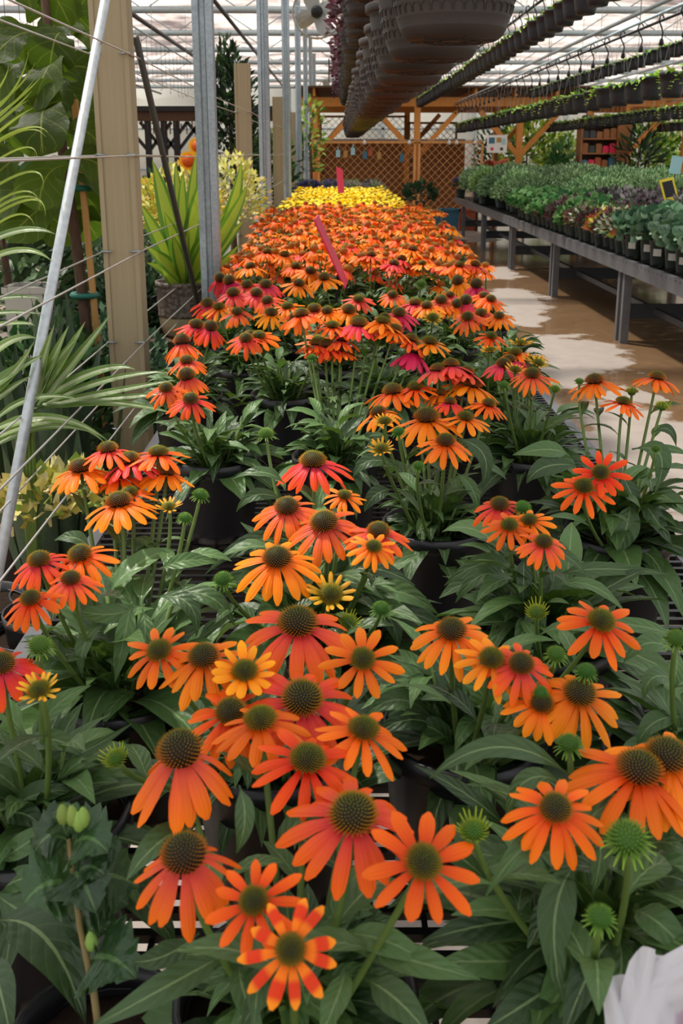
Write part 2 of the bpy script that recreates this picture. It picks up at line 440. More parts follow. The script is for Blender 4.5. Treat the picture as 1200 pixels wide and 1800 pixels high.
# tan clad beams
for i in range(5):
    y = 3.5 + 4.75 * i; top = 2.9 if i == 0 else 2.24
    p = thing('clad_post', (-.752, y, 0), ('broad tan clad post standing nearest, cut off by the top edge' if i == 0 else '%s tan clad trellis post behind the nearest one' % ord_[i]), 'post', 'tan posts left of the bed')
    mb = MB(); w = .062; h = .05
    mb.box((0, 0, top / 2), (2 * w - .026, 2 * h - .012, top))
    mb.build('post_body', M['beam'], p, smooth=False)
    for sx in (-1, 1):
        m2 = MB(); m2.box((sx * (w - .008), 0, top / 2), (.016, 2 * h, top + .004)); m2.build('edge_strip', M['beam'], p, smooth=False)
    m3 = MB()
    for z in (1.87, 1.545, 1.22, .9, .58):
        for sx in (-1, 1):
            m3.tube([(sx * (w - .03), -h - .001, z), (sx * (w - .002), -h - .012, z + .002), (sx * (w + .006), -h + .004, z)], .0035, 5)
    m3.build('wire_staple', M['galv'], p)
# braces
a = PD(185, 0, 3.15); b = PD(0, 985, 2.25); d = b - a
mb = MB(); mb.tube([a - d * .38, b + d * (b.z / -d.z)], .0145, 10)
tag(mb.build('brace_pipe', M['brace']), 'bright galvanised brace pipe leaning across the nearest tan post', 'pipe')
a = PD(243, 85, 3.62); b = PD(352, 553, 4.75); d = b - a
mb = MB(); mb.tube([a - d * .03, b + d * (b.z / -d.z)], .0125, 8)
tag(mb.build('brace_pipe', M['darkpipe']), 'dull dark brace pole sloping down in front of the patterned planter', 'pipe')
# wires
for z, lv in ((1.87, 'highest'), (1.545, 'second highest'), (1.22, 'middle'), (.9, 'second lowest'), (.72, 'lowest')):
    for sx, sd in ((-1, 'left'), (1, 'right')):
        mb = MB(); x = -.752 + sx * .066; pts = []
        for j in range(31):
            y = -.4 + j * .8; t = ((y - 3.5) / 4.75) % 1
            pts.append((x, y, z - .012 * math.sin(PI * t)))
        mb.tube(pts, .0028, 5)
        tag(mb.build('trellis_wire', M['cable']), '%s taut trellis wire along the %s faces of the tan posts' % (lv, sd), 'wire')
# ---------------------------------------------------------------- coneflower parts
HUES = {  # base colour, tip colour of the rays
    'o': ('#e04c06', '#f5800c'), 'O': ('#ea6806', '#f99812'), 'r': ('#d83808', '#f2660c'), 'k': ('#c8243e', '#ec4e36'),
    'p': ('#bf1640', '#da3048'), 'R': ('#ee6a0c', '#f28a14'), 'w': ('#f0a03a', '#f2cf86'), 'y': ('#f8c808', '#ffe630')}
TYPES = {  # rays, start elevation, droop, length, half width, cone radius, cone height
    'f': (12, -.08, .62, .0455, .0060, .0135, .0125), 'F': (11, .05, .45, .047, .0066, .0135, .0125), 'h': (13, .40, .45, .034, .0056, .0135, .0125), 'q': (12, .10, .40, .050, .0075, .0105, .0075), 'd': (15, -.15, .78, .054, .0069, .0172, .0175),
    's': (15, -.58, .55, .055, .0070, .0185, .0245), 'y': (15, .55, .25, .024, .0026, .0115, .010)}
def petals_mesh(typ, hue, seed, lod=0):
    r = random.Random(seed * 31 + ord(hue)); n, e0, dr, L, hw, cr, ch = TYPES[typ]
    b, t_ = lin(HUES[hue][0]), lin(HUES[hue][1]); mb = MB()
    if typ == 'y' and hue != 'y': b, t_ = lin('#8d9a26'), lin('#f0a428')
    N, nu = ((8, 4), (4, 2))[lod]
    if lod: n = max(9, n - 4) if typ != 'q' else 11
    for i in range(n):
        az = 2 * PI * i / n + r.uniform(-.12, .12); sh = r.uniform(.85, 1.1)
        deep = mixc(b, lin('#c3204a'), .5) if typ in 'ds' and hue in 'rk' else b
        spot = hue == 'R'; k = r.uniform(1.08, 1.32)
        def cf(t):
            c = mixc(deep, t_, min(1, max(0, t * 1.25 - .1)))
            if spot and .42 < t < .78: c = mixc(c, lin('#d01410'), .85)
            return tuple(x * k for x in c)
        z0 = -.001 + r.uniform(-.0012, .0012)
        mb.leaf((math.cos(az) * cr * .62, math.sin(az) * cr * .62, z0), az, e0 + r.uniform(-.13, .13), dr + r.uniform(-.2, .25), L * sh, hw * (1.35 if lod else 1) * r.uniform(.85, 1.12), petalp,
                N=N, nu=nu, fold=-.10, curl=.25, twist=r.uniform(-.35, .35), bend=r.uniform(-.12, .12), cfun=cf, r=r.random())
    return mb
def cone_mesh(typ, lod=0, hue='o'):
    n, e0, dr, L, hw, cr, ch = TYPES[typ]; mb = MB(); r = random.Random(5)
    dark = lin('#1e1605'); top = lin('#55620f') if typ in 'fyFhq' else lin('#5c500b'); edge = lin('#b8560c') if typ in 'ds' else lin('#8a6a10') if typ != 'y' else lin('#7f8e20')
    if hue == 'y': dark, top, edge = lin('#2a1a10'), lin('#5a4a1a'), lin('#4a2c14')
    if lod: dark = mixc(dark, edge, .5)
    prof = [(cr * .80, -.0015), (cr, ch * .22), (cr * .94, ch * .50), (cr * .70, ch * .80), (cr * .36, ch * .97), (.0004, ch)]
    prev = None; ns = (14, 7)[lod]
    for k, (rr, z) in enumerate(prof):
        c = mixc(edge, top, k / 5) if lod else dark
        ring = [mb.vert((rr * math.cos(2 * PI * j / ns), rr * math.sin(2 * PI * j / ns), z), c) for j in range(ns)]
        if prev:
            for j in range(ns): mb.face((prev[j], prev[(j + 1) % ns], ring[(j + 1) % ns], ring[j]))
        prev = ring
    S = (260, 34)[lod]
    for i in range(S):
        q = (i + .5) / S; th = i * 2.39996
        z = q; ang = math.acos(1 - q * 1.0) if typ == 's' else math.acos(1 - q)
        nr = math.sin(ang); nz = math.cos(ang)
        p = Vector((cr * nr * math.cos(th), cr * nr * math.sin(th), ch * (.12 + .88 * nz)))
        nn = Vector((nr * math.cos(th), nr * math.sin(th), nz * .9 + .25)).normalized()
        ln = (.0054, .006)[lod] * (.55 + .65 * q) * r.uniform(.8, 1.15); wd = (.00105, .0022)[lod]
        x = nn.cross(Vector((.3, .2, .9))).normalized(); y = nn.cross(x)
        cb = mixc(top, edge, q ** 1.3); ct = mixc(lin('#7f8a18'), lin('#e07a14') if typ in 'ds' else lin('#b07a18'), min(1, q * 1.1))
        if hue == 'y': ct = cb
        bb = [mb.vert(p - nn * .001 + (x * math.cos(a) + y * math.sin(a)) * wd, mixc(dark, cb, .45)) for a in (0, 2.1, 4.2)]
        tp = mb.vert(p + nn * ln, ct)
        for j in range(3): mb.face((bb[j], bb[(j + 1) % 3], tp))
    return mb
def calyx(mb, sc_, c, mtx, m=0):
    for i in range(12):
        az = 2 * PI * i / 12
        a = mtx @ Vector((math.cos(az) * .004 * sc_, math.sin(az) * .004 * sc_, -.006 * sc_)); b = mtx @ Vector((math.cos(az) * .0145 * sc_, math.sin(az) * .0145 * sc_, -.004 * sc_))
        w = Vector((-math.sin(az), math.cos(az), 0)) * .003 * sc_; a1 = mtx @ (mtx.inverted() @ a + w); a2 = mtx @ (mtx.inverted() @ a - w)
        i0 = mb.vert(a1, c); i1 = mb.vert(a2, c); i2 = mb.vert(b, c); mb.face((i0, i1, i2), m)
def bud_mesh(kind):
    """green spiky head: 'b' round green, 'g' pale spidery yellow-green"""
    mb = MB(); r = random.Random(9); cr, ch = .0115, .011
    gd, gl = lin('#3f6a22'), lin('#86b03a')
    if kind == 'g': gl = lin('#cdd630')
    mb.lathe([(.003, -.008), (.0085, -.005), (cr, .002), (cr * .8, ch * .7), (.0004, ch)], 12, col=gd)
    S = 130
    for i in range(S):
        q = (i + .5) / S; ang = math.acos(1 - 1.1 * q); th = i * 2.39996; nr, nz = math.sin(ang), math.cos(ang)
        nn = Vector((nr * math.cos(th), nr * math.sin(th), nz + .2)).normalized(); p = Vector((cr * nr * math.cos(th), cr * nr * math.sin(th), .001 + ch * max(0, nz)))
        ln = .0045 + .005 * q ** 2; x = nn.cross(Vector((.3, .2, .9))).normalized(); y = nn.cross(x); wd = .0009
        bb = [mb.vert(p + (x * math.cos(a) + y * math.sin(a)) * wd, gd) for a in (0, 2.1, 4.2)]; tp = mb.vert(p + nn * ln, gl)
        for j in range(3): mb.face((bb[j], bb[(j + 1) % 3], tp))
    n = 16 if kind == 'b' else 18
    for i in range(n):
        az = 2 * PI * i / n + r.uniform(-.1, .1)
        L = .014 if kind == 'b' else r.uniform(.018, .026); e = -.25 if kind == 'b' else .75
        mb.leaf((math.cos(az) * .008, math.sin(az) * .008, -.002), az, e, .5 if kind == 'b' else -.35, L, .0015, blade, N=4, nu=2, fold=.2, cfun=lambda t: mixc(gd, gl, t))
    return mb
PM = {}
def pmesh(typ, hue, seed, lod=0):
    k = ('p', typ, hue, seed, lod)
    if k not in PM: PM[k] = petals_mesh(typ, hue, seed, lod).mesh('petals', M['petal'])
    return PM[k]
def cmesh(typ):
    k = ('c', typ)
    if k not in PM: PM[k] = cone_mesh(typ).mesh('cone', M['cone'])
    return PM[k]
def bmesh_(kind):
    k = ('b', kind)
    if k not in PM: PM[k] = bud_mesh(kind).mesh('bud', M['bud'])
    return PM[k]

# pots
def pot_mb(r=.10, h=.19, n=28):
    mb = MB(); b = r * .80
    mb.lathe([(b - .012, .0), (b, .004), (b * 1.02, .03), (r * .955, h - .028), (r * .965, h - .026), (r, h - .024), (r, h), (r - .006, h + .001), (r - .008, h - .02), (r * .90, h - .022)], n, capb=True)
    return mb
def soil_mb(r, h):
    mb = MB(); c = mb.vert((0, 0, h - .022)); k = 20; rr = random.Random(3); ring = [mb.vert((r * .93 * math.cos(2 * PI * j / k), r * .93 * math.sin(2 * PI * j / k), h - .03 + rr.uniform(-.003, .004))) for j in range(k)]
    for j in range(k): mb.face((c, ring[j], ring[(j + 1) % k]))
    return mb
POT = pot_mb().mesh('pot', M['pot']); SOIL = soil_mb(.10, .19).mesh('soil', M['soil'])
RIM = .19
def foliage_mb(seed, n=50, spread=1.0, stems=8):
    """rosette of lance-shaped leaves, then smaller leaves up short stems; origin at the soil"""
    r = random.Random(seed); mb = MB()
    for i in range(n):
        q = i / n; az = i * 2.39996 + r.uniform(-.3, .3)
        e0 = .25 + 1.0 * q + r.uniform(-.15, .15); L = (.175 - .06 * q) * r.uniform(.8, 1.15) * spread; W = L * r.uniform(.10, .145)
        dr = r.uniform(1.0, 1.7) if q < .7 else r.uniform(.6, 1.3)
        b = (math.cos(az) * .03 * (1 - q), math.sin(az) * .03 * (1 - q), -.02 + .05 * q)
        mb.leaf(b, az, e0, dr, L, W, lanc, N=9, nu=4, fold=r.uniform(.12, .4), wave=r.uniform(.03, .14), wf=r.uniform(2, 3.5), twist=r.uniform(-.7, .7), bend=r.uniform(-.4, .4), r=r.random())
    for i in range(stems):
        az = r.uniform(0, 2 * PI); rr = r.uniform(.02, .06); h = r.uniform(.05, .11)
        p = Vector((math.cos(az) * rr, math.sin(az) * rr, h))
        mb.tube([(p.x * .3, p.y * .3, -.02), p], .0028, 5, m=1)
        for j in range(4):
            a2 = az + r.uniform(-1.3, 1.3); L = r.uniform(.07, .11)
            mb.leaf(p - Vector((0, 0, .02 * j)), a2, r.uniform(.5, 1.1), r.uniform(.9, 1.7), L, L * .135, lanc, N=8, nu=4, fold=.25, wave=.08, twist=r.uniform(-.6, .6), r=r.uniform(.5, 1.3))
    return mb
FOL = [foliage_mb(100 + i).mesh('foliage', [M['leaf'], M['stem']]) for i in range(6)]

# ---------------------------------------------------------------- the bench under the coneflowers
BZ = .70; RZ = BZ + RIM
b = thing('mesh_bench', (.1, .3, 0), 'long black wire mesh bench carrying the coneflower pots', 'bench')
X0, X1, Y0, Y1 = -.56, .76, .30, 16.2
mb = MB(); y = Y0 + .02
while y < Y1:
    mb.box(((X0 + X1) / 2, y, BZ - .006), (X1 - X0 - .04, .011, .011)); y += .0335
x = X0 + .04
while x < X1 - .02: mb.box((x, (Y0 + Y1) / 2, BZ - .013), (.007, Y1 - Y0 - .04, .008)); x += .062
o = mb.build('mesh_top', M['wire'], None, smooth=False); o.parent = b; o.location = (-.1, -.3, 0)
for (xa, ya, xb, yb) in ((X0, Y0, X1, Y0), (X0, Y1, X1, Y1), (X0, Y0, X0, Y1), (X1, Y0, X1, Y1)):
    mb = MB(); mb.box(((xa + xb) / 2 - .1, (ya + yb) / 2 - .3, BZ - .032), (max(.03, abs(xb - xa) + .03), max(.03, abs(yb - ya)), .056)); mb.build('frame_rail', M['benchmetal'], b, smooth=False)
for i in range(7):
    yy = Y0 + .25 + i * 2.55
    for xx in (X0 + .02, X1 - .02):
        mb = MB(); mb.box((xx - .1, yy - .3, (BZ - .06) / 2), (.05, .05, BZ - .06)); mb.build('leg', M['benchmetal'], b, smooth=False)
    mb = MB(); mb.box((0, yy - .3, BZ - .085), (X1 - X0 - .1, .04, .05)); mb.build('cross_rail', M['benchmetal'], b, smooth=False)

# ---------------------------------------------------------------- near coneflower plants (rim pixel -> place on the bench)
PL = {}
def plant(key, loc, label, fol, rz, s=1.0, group=None):
    p = thing('potted_coneflower', (loc[0], loc[1], BZ), label, 'flower', group)
    ob('pot', POT, p); ob('soil', SOIL, p)
    f = ob('foliage', FOL[fol % 6], p, (0, 0, RIM - .03), (0, 0, rz), s)
    PL[key] = dict(o=p, loc=Vector((loc[0], loc[1], BZ)), n=0, fol=f)
    return p
NEAR = [
    ('A', 520, 1745, 'front centre coneflower with star-like orange-red blooms and two tall reddish cones', 0.8),
    ('B', 485, 1300, 'coneflower behind the front centre one, with a very large dark cone over red-orange rays', 0.75),
    ('C', 560, 1085, 'middle coneflower with a tight upright cluster of orange-red drooping blooms', 1.25),
    ('D', 215, 1195, 'coneflower at the left edge of the bench with a dozen drooping orange blooms', 1.2),
    ('E', 62, 1420, 'coneflower cut off by the left edge, with one flat green bud', 0.95),
    ('F', 765, 918, 'coneflower in a clearly visible black pot with a tall dome-coned orange bloom', .9),
    ('G', 590, 800, 'coneflower behind the middle one with many small orange blooms over dark leaves', 1.0),
    ('H', 380, 800, 'coneflower by the nearest tan post with a column of small rusty orange blooms', 1.0),
    ('I', 1085, 930, 'coneflower at the right edge with long-stemmed orange blooms over the aisle floor', 1.25),
    ('J', 960, 1110, 'coneflower right of the middle with a green bud rising through low orange blooms', 1.2),
    ('K', 815, 1275, 'coneflower right of the front centre with light orange blooms in a broken row', 1.0),
    ('L', 1060, 1650, 'front right corner coneflower with a big olive cone and round green buds', 1.15),
    ('N', 1215, 1330, 'coneflower cut off by the right edge with one tall thin green bud', 1.0),
    ('O', 930, 795, 'coneflower second from the aisle edge with reddish blooms and pale spidery buds', 1.05)]
for i, (k, px, py, lb, s) in enumerate(NEAR):
    p = PZ(px, py, RZ); plant(k, p, lb, i, R.uniform(0, 6.28), s)
# middle rows
midlab = {}
row = 0; y = 2.72
while y < 4.35:
    xs = [-.41, -.13, .15, .43] if row % 2 == 0 else [-.28, .01, .29, .56]
    for j, x in enumerate(xs):
        plant('M%d_%d' % (row, j), (x + R.uniform(-.02, .02), y + R.uniform(-.03, .03)), ('%s coneflower %s, %s row behind the near pots' % (
            ('bushy', 'leafy', 'full', 'dense')[j], ('at the left rim by the posts', 'left of the bench middle', 'right of the bench middle', 'at the right rim by the aisle')[j], ('first', 'second', 'third', 'fourth', 'fifth')[row])), R.randrange(6), R.uniform(0, 6.28), 1.0)
    y += .37; row += 1
MIDROWS = row; YFAR = y

# flowers: plant, (x, y) of the cone in the photo, cone width px, form, hue
FL = [
 ('A',318,1330,82,'s','r'),('A',325,1512,84,'s','r'),('A',447,1585,50,'F','r'),('A',511,1670,44,'F','R'),('A',743,1518,62,'F','r'),('A',620,1437,88,'d','r'),('A',540,1338,62,'f','r'),('A',638,1285,54,'f','r'),('A',458,1268,56,'f','r'),
 ('B',405,1255,58,'d','o'),('B',530,1232,76,'d','r'),('B',430,1182,46,'h','O'),('B',358,1158,56,'d','o'),('B',280,1146,44,'f','o'),('B',523,1100,72,'d','r'),('B',637,1160,42,'F','o'),('B',205,1335,46,'g','b'),
 ('C',580,1047,46,'y','o'),('C',487,985,54,'d','o'),('C',570,922,52,'d','r'),('C',505,895,46,'d','r'),('C',550,815,48,'d','r'),('C',656,962,28,'f','o'),('C',665,937,42,'d','r'),('C',605,872,24,'f','o'),('C',468,765,30,'b','b'),('C',670,1072,34,'b','b'),('C',392,1020,34,'b','b'),('C',612,1095,38,'g','b'),
 ('D',210,886,48,'d','o'),('D',228,812,40,'d','k'),('D',190,792,36,'d','r'),('D',142,826,44,'d','o'),('D',210,838,34,'d','o'),('D',278,798,34,'f','o'),('D',293,832,36,'d','o'),('D',142,978,44,'d','o'),('D',70,988,42,'d','r'),('D',125,1020,36,'d','r'),('D',55,1055,36,'d','o'),('D',352,872,30,'b','b'),('D',297,893,26,'y','o'),('D',325,912,26,'b','b'),('D',228,868,30,'f','o'),
 ('E',2,1172,54,'d','r'),('E',70,1215,38,'y','o'),('E',70,1138,46,'b','b'),
 ('F',750,737,46,'d','o'),('F',783,778,36,'d','o'),('F',690,690,36,'d','o'),('F',730,682,28,'f','o'),('F',665,727,30,'d','o'),('F',670,790,26,'y','o'),('F',828,678,36,'d','o'),('F',818,735,28,'f','o'),('F',773,693,24,'d','o'),('F',790,708,24,'d','r'),('F',792,643,30,'d','k'),('F',770,652,30,'d','k'),('F',820,655,26,'d','k'),('F',858,712,26,'d','o'),('F',700,760,24,'b','b'),('F',735,820,22,'b','b'),('F',676,742,24,'y','o'),
 ('G',530,555,30,'d','o'),('G',630,572,32,'d','k'),('G',693,582,28,'d','o'),('G',584,574,24,'f','o'),('G',600,598,26,'d','r'),('G',572,608,28,'d','r'),('G',555,606,24,'d','r'),('G',672,567,26,'f','o'),('G',727,620,32,'s','p'),('G',658,602,24,'b','b'),('G',755,602,26,'f','O'),('G',722,598,26,'d','r'),('G',597,618,24,'d','r'),('G',548,630,18,'b','b'),('G',640,620,20,'b','b'),
 ('H',320,604,30,'s','r'),('H',328,636,26,'d','r'),('H',329,664,32,'s','r'),('H',335,704,30,'d','r'),('H',292,684,26,'d','r'),
 ('I',1045,672,34,'d','o'),('I',1095,708,26,'f','o'),('I',1154,666,30,'d','o'),('I',1110,690,26,'g','b'),('I',1163,716,28,'g','b'),('I',1055,832,30,'F','r'),('I',1026,857,34,'f','r'),('I',1018,672,18,'b','b'),('I',1152,790,18,'b','b'),
 ('J',878,890,36,'d','r'),('J',930,916,28,'f','o'),('J',918,893,30,'b','b'),('J',955,955,34,'d','r'),('J',943,1078,40,'g','b'),('J',895,925,30,'f','r'),
 ('K',793,1112,54,'d','O'),('K',863,1160,44,'f','O'),('K',915,1170,48,'d','r'),('K',950,1238,44,'d','O'),('K',1017,1222,60,'d','o'),('K',1055,1094,48,'f','o'),('K',977,1152,36,'b','b'),('K',1030,1182,36,'b','b'),('K',950,1220,30,'b','b'),
 ('L',1122,1358,82,'d','o'),('L',1172,1335,80,'d','o'),('L',975,1425,62,'d','o'),('L',1000,1310,46,'b','b'),('L',1103,1478,78,'b','b'),('L',1055,1615,52,'b','b'),('L',832,1462,46,'g','b'),
 ('N',1188,1125,42,'b','b'),
 ('O',935,660,30,'d','r'),('O',905,622,24,'f','o'),('O',915,606,24,'y','w'),('O',862,618,22,'y','w'),('O',885,642,28,'d','k'),('O',935,635,24,'y','o'),('O',885,678,20,'b','b'),('O',905,652,22,'y','w'),('O',975,685,22,'g','b'),('O',895,635,26,'d','k'),('O',945,640,22,'y','o'),
]
MIDF = [(345,573,27,'d','r'),(370,578,26,'s','r'),(432,597,26,'d','r'),(455,592,24,'f','o'),(385,541,22,'f','O'),(417,550,22,'d','r'),(477,552,24,'d','O'),(387,492,28,'s','p'),(434,502,22,'d','r'),(467,502,24,'d','k'),(410,517,26,'d','k'),(404,497,24,'s','p'),(365,535,24,'d','r'),
 (450,517,24,'d','k'),(470,530,22,'d','r'),(505,540,24,'f','o'),(552,545,26,'d','r'),(440,590,22,'d','r'),(612,547,30,'d','O'),(630,568,30,'d','o'),(630,527,26,'f','k'),(560,600,24,'f','o'),(520,560,24,'d','o'),(575,548,22,'d','o'),
 (805,497,24,'s','O'),(837,503,24,'s','p'),(775,529,24,'d','r'),(729,534,24,'d','k'),(750,539,22,'d','O'),(802,537,22,'s','O'),(818,531,24,'s','k'),(822,559,24,'d','r'),(845,552,22,'d','r'),(850,522,20,'d','o'),(862,527,20,'d','o'),(877,557,20,'d','o'),(863,592,20,'f','o'),(701,552,26,'d','p'),(676,560,22,'d','o'),
 (742,464,24,'f','O'),(652,450,28,'d','r'),(692,465,24,'d','k'),(705,457,24,'d','k'),(835,467,20,'d','r'),(807,468,26,'d','o'),(725,440,24,'d','o'),(790,520,18,'d','k'),(740,500,20,'b','b'),(690,520,20,'d','r'),(760,560,22,'y','w'),(655,585,20,'b','b'),(440,470,24,'d','o'),(520,470,24,'d','o'),(545,478,22,'d','o'),(570,490,26,'d','o'),(500,450,22,'d','o'),(470,445,20,'d','o'),(525,500,22,'d','o')]
ZF = 1.075
for (px, py, w, t, h) in MIDF:
    p = PZ(px, py, 1.06); best = min(((k, (Vector((v['loc'].x - p.x, v['loc'].y - p.y, 0))).length + v['n'] * .02) for k, v in PL.items() if k[0] == 'M'), key=lambda q: q[1])
    FL.append((best[0], px, py, w, t, h)); PL[best[0]]['n'] += 1
NOM = {'f': .0315, 'F': .0310, 'h': .0325, 'd': .0400, 's': .0425, 'y': .031, 'b': .0165 * 2, 'g': .019 * 2}
CAPS = {'f': (.55, 1.2), 'F': (.6, 1.2), 'h': (.6, 1.2), 'd': (.6, 1.25), 's': (.6, 1.2), 'y': (.7, 1.2), 'b': (.5, 1.25), 'g': (.6, 1.3)}
def add_flower(P, head, typ, hue, s, seed, lean=None):
    r = random.Random(seed); root = P['o']; loc = P['loc']; h = head - loc
    toward = Vector((0, -1, 0))
    base_t = {'f': .26, 'F': .55, 'h': .2, 'd': .16, 's': .10, 'y': .35, 'b': .1, 'g': .2}[typ]
    ax = (Vector((0, 0, 1)) + toward * (base_t + r.uniform(-.08, .10)) + Vector((h.x, h.y, 0)) * 1.1 + Vector((r.uniform(-.14, .14), 0, 0))).normalized()
    ang = r.uniform(0, 6.28)
    rot = ax.to_track_quat('Z', 'Y').to_matrix().to_4x4() @ Matrix.Rotation(ang, 4, 'Z')
    mtx = Matrix.Translation(h) @ rot @ Matrix.Scale(s, 4)
    mb = MB()
    a = Vector((h.x * .22, h.y * .22, RIM - .03)); c = h - ax * (.006 * s)
    b = (a + c) * .5 + Vector((h.x * .12, h.y * .12, 0)) - ax * .01
    pts = []
    for i in range(9):
        t = i / 8; q = a * (1 - t) ** 2 + (c - ax * .06) * (2 * t * (1 - t)) + c * t * t; pts.append(q)
    mb.tube(pts, [.0034 * (1 - .25 * i / 8) for i in range(9)], 6)
    calyx(mb, s, (1, 1, 1), mtx)
    for k in (3, 5):
        az = r.uniform(0, 6.28); L = r.uniform(.05, .085)
        mb.leaf(pts[k], az, r.uniform(.4, 1.0), r.uniform(.8, 1.5), L, L * .15, lanc, N=7, nu=2, fold=.25, twist=r.uniform(-.5, .5), r=r.random(), m=1)
    st = mb.build('flower_stem', [M['stem'], M['leaf']], root)
    if typ in 'bg':
        o = ob('bud', bmesh_(typ), st); o.matrix_basis = mtx
    else:
        o = ob('petals', pmesh(typ, hue, seed % 4), st); o.matrix_basis = mtx
        o = ob('cone', cmesh(typ), st); o.matrix_basis = mtx
for i, (k, px, py, w, t, h) in enumerate(FL):
    P = PL[k]; pz = PZ(px, py, ZF); z0 = zcof(pz)
    zp = zcof(P['loc'] + Vector((0, 0, .36)))
    far = min(.23, max(-.20, (z0 - zp)))
    zc = zp + far
    p = EYE + ray(px, py) * zc
    if p.z < BZ + .26: zc = zcof(PZ(px, py, BZ + .26)); p = EYE + ray(px, py) * zc
    if p.z > BZ + .52: zc = zcof(PZ(px, py, BZ + .52)); p = EYE + ray(px, py) * zc
    s = w * zc / F / NOM[t]; s = min(CAPS[t][1], max(CAPS[t][0], s))
    add_flower(P, p, t, h, s, i * 13 + 5)
# ---------------------------------------------------------------- crowded coneflowers further down the bench
def far_flower(typ, hue, seed, stem=.24):
    k = ('ff', typ, hue, seed)
    if k in PM: return PM[k]
    mb = petals_mesh(typ, hue, seed, 1); c = cone_mesh(typ, 1, 'y' if hue == 'y' else 'o'); o = len(mb.v)
    mb.v += c.v; mb.c += c.c; mb.l += c.l; mb.f += [tuple(i + o for i in f) for f in c.f]; mb.mi += [1] * len(c.f)
    mb.tube([(0, 0, -.003), (0, 0, -stem)], .003, 4, m=2, cap=False)
    PM[k] = mb.mesh('flower', [M['petal'], M['cone'], M['stem']]); return PM[k]
def far_proto(seed, hues, n, label, group, name='potted_coneflower', folm=None, top=(.32, .44), rad=.17, types='ddfs'):
    r = random.Random(seed)
    p = thing(name, (0, 0, -5), label, 'flower', group)
    ob('pot', POT, p); ob('foliage', FOL[seed % 6] if folm is None else folm, p, (0, 0, RIM - .03), (0, 0, r.uniform(0, 6)), 1.1)
    for i in range(n):
        a = i * 2.39996 + r.uniform(-.3, .3); q = math.sqrt((i + .5) / n) * rad; z = r.uniform(*top) - q * .25
        ob('flower', far_flower(r.choice(types), r.choice(hues), r.randrange(3), .26 if hues != 'y' else .2), p, (math.cos(a) * q, math.sin(a) * q, z), (r.uniform(-.1, .35), r.uniform(-.25, .25), r.uniform(0, 6)), r.uniform(.85, 1.1))
    return p
LO = 'orange coneflower, one of those crowded in the middle of the long bench'
LY = 'bright yellow coneflower, one of those massed at the far end of the bench'
protos = [far_proto(300 + i, ['ooooO', 'ooOor', 'oooOO', 'roroO', 'oOokO', 'oOoOo'][i], 13, LO, 'orange coneflowers crowded down the bench') for i in range(6)]
y = YFAR; row = MIDROWS
while y < 9.6:
    xs = [-.44, -.15, .14, .43] if row % 2 == 0 else [-.30, .0, .29, .58]
    if y > 6.2: xs = xs + ([.62] if row % 2 == 0 else [])
    for x in xs:
        if x < -.4 and y > 8.2: continue
        pr = R.choice(protos); o = place(pr, (x + R.uniform(-.025, .025), y + R.uniform(-.03, .03), BZ), 0, R.uniform(.88, 1.12))
    y += .37; row += 1
yp = [far_proto(400 + i, 'y', 22, LY, 'yellow coneflowers at the far end', top=(.32, .41), rad=.18, types='q') for i in range(4)]
while y < 14.6:
    xs = [-.42, -.13, .16, .45] if row % 2 == 0 else [-.28, .01, .30, .58]
    for x in xs: place(R.choice(yp), (x + R.uniform(-.02, .02), y + R.uniform(-.03, .03), BZ), 0)
    y += .40; row += 1
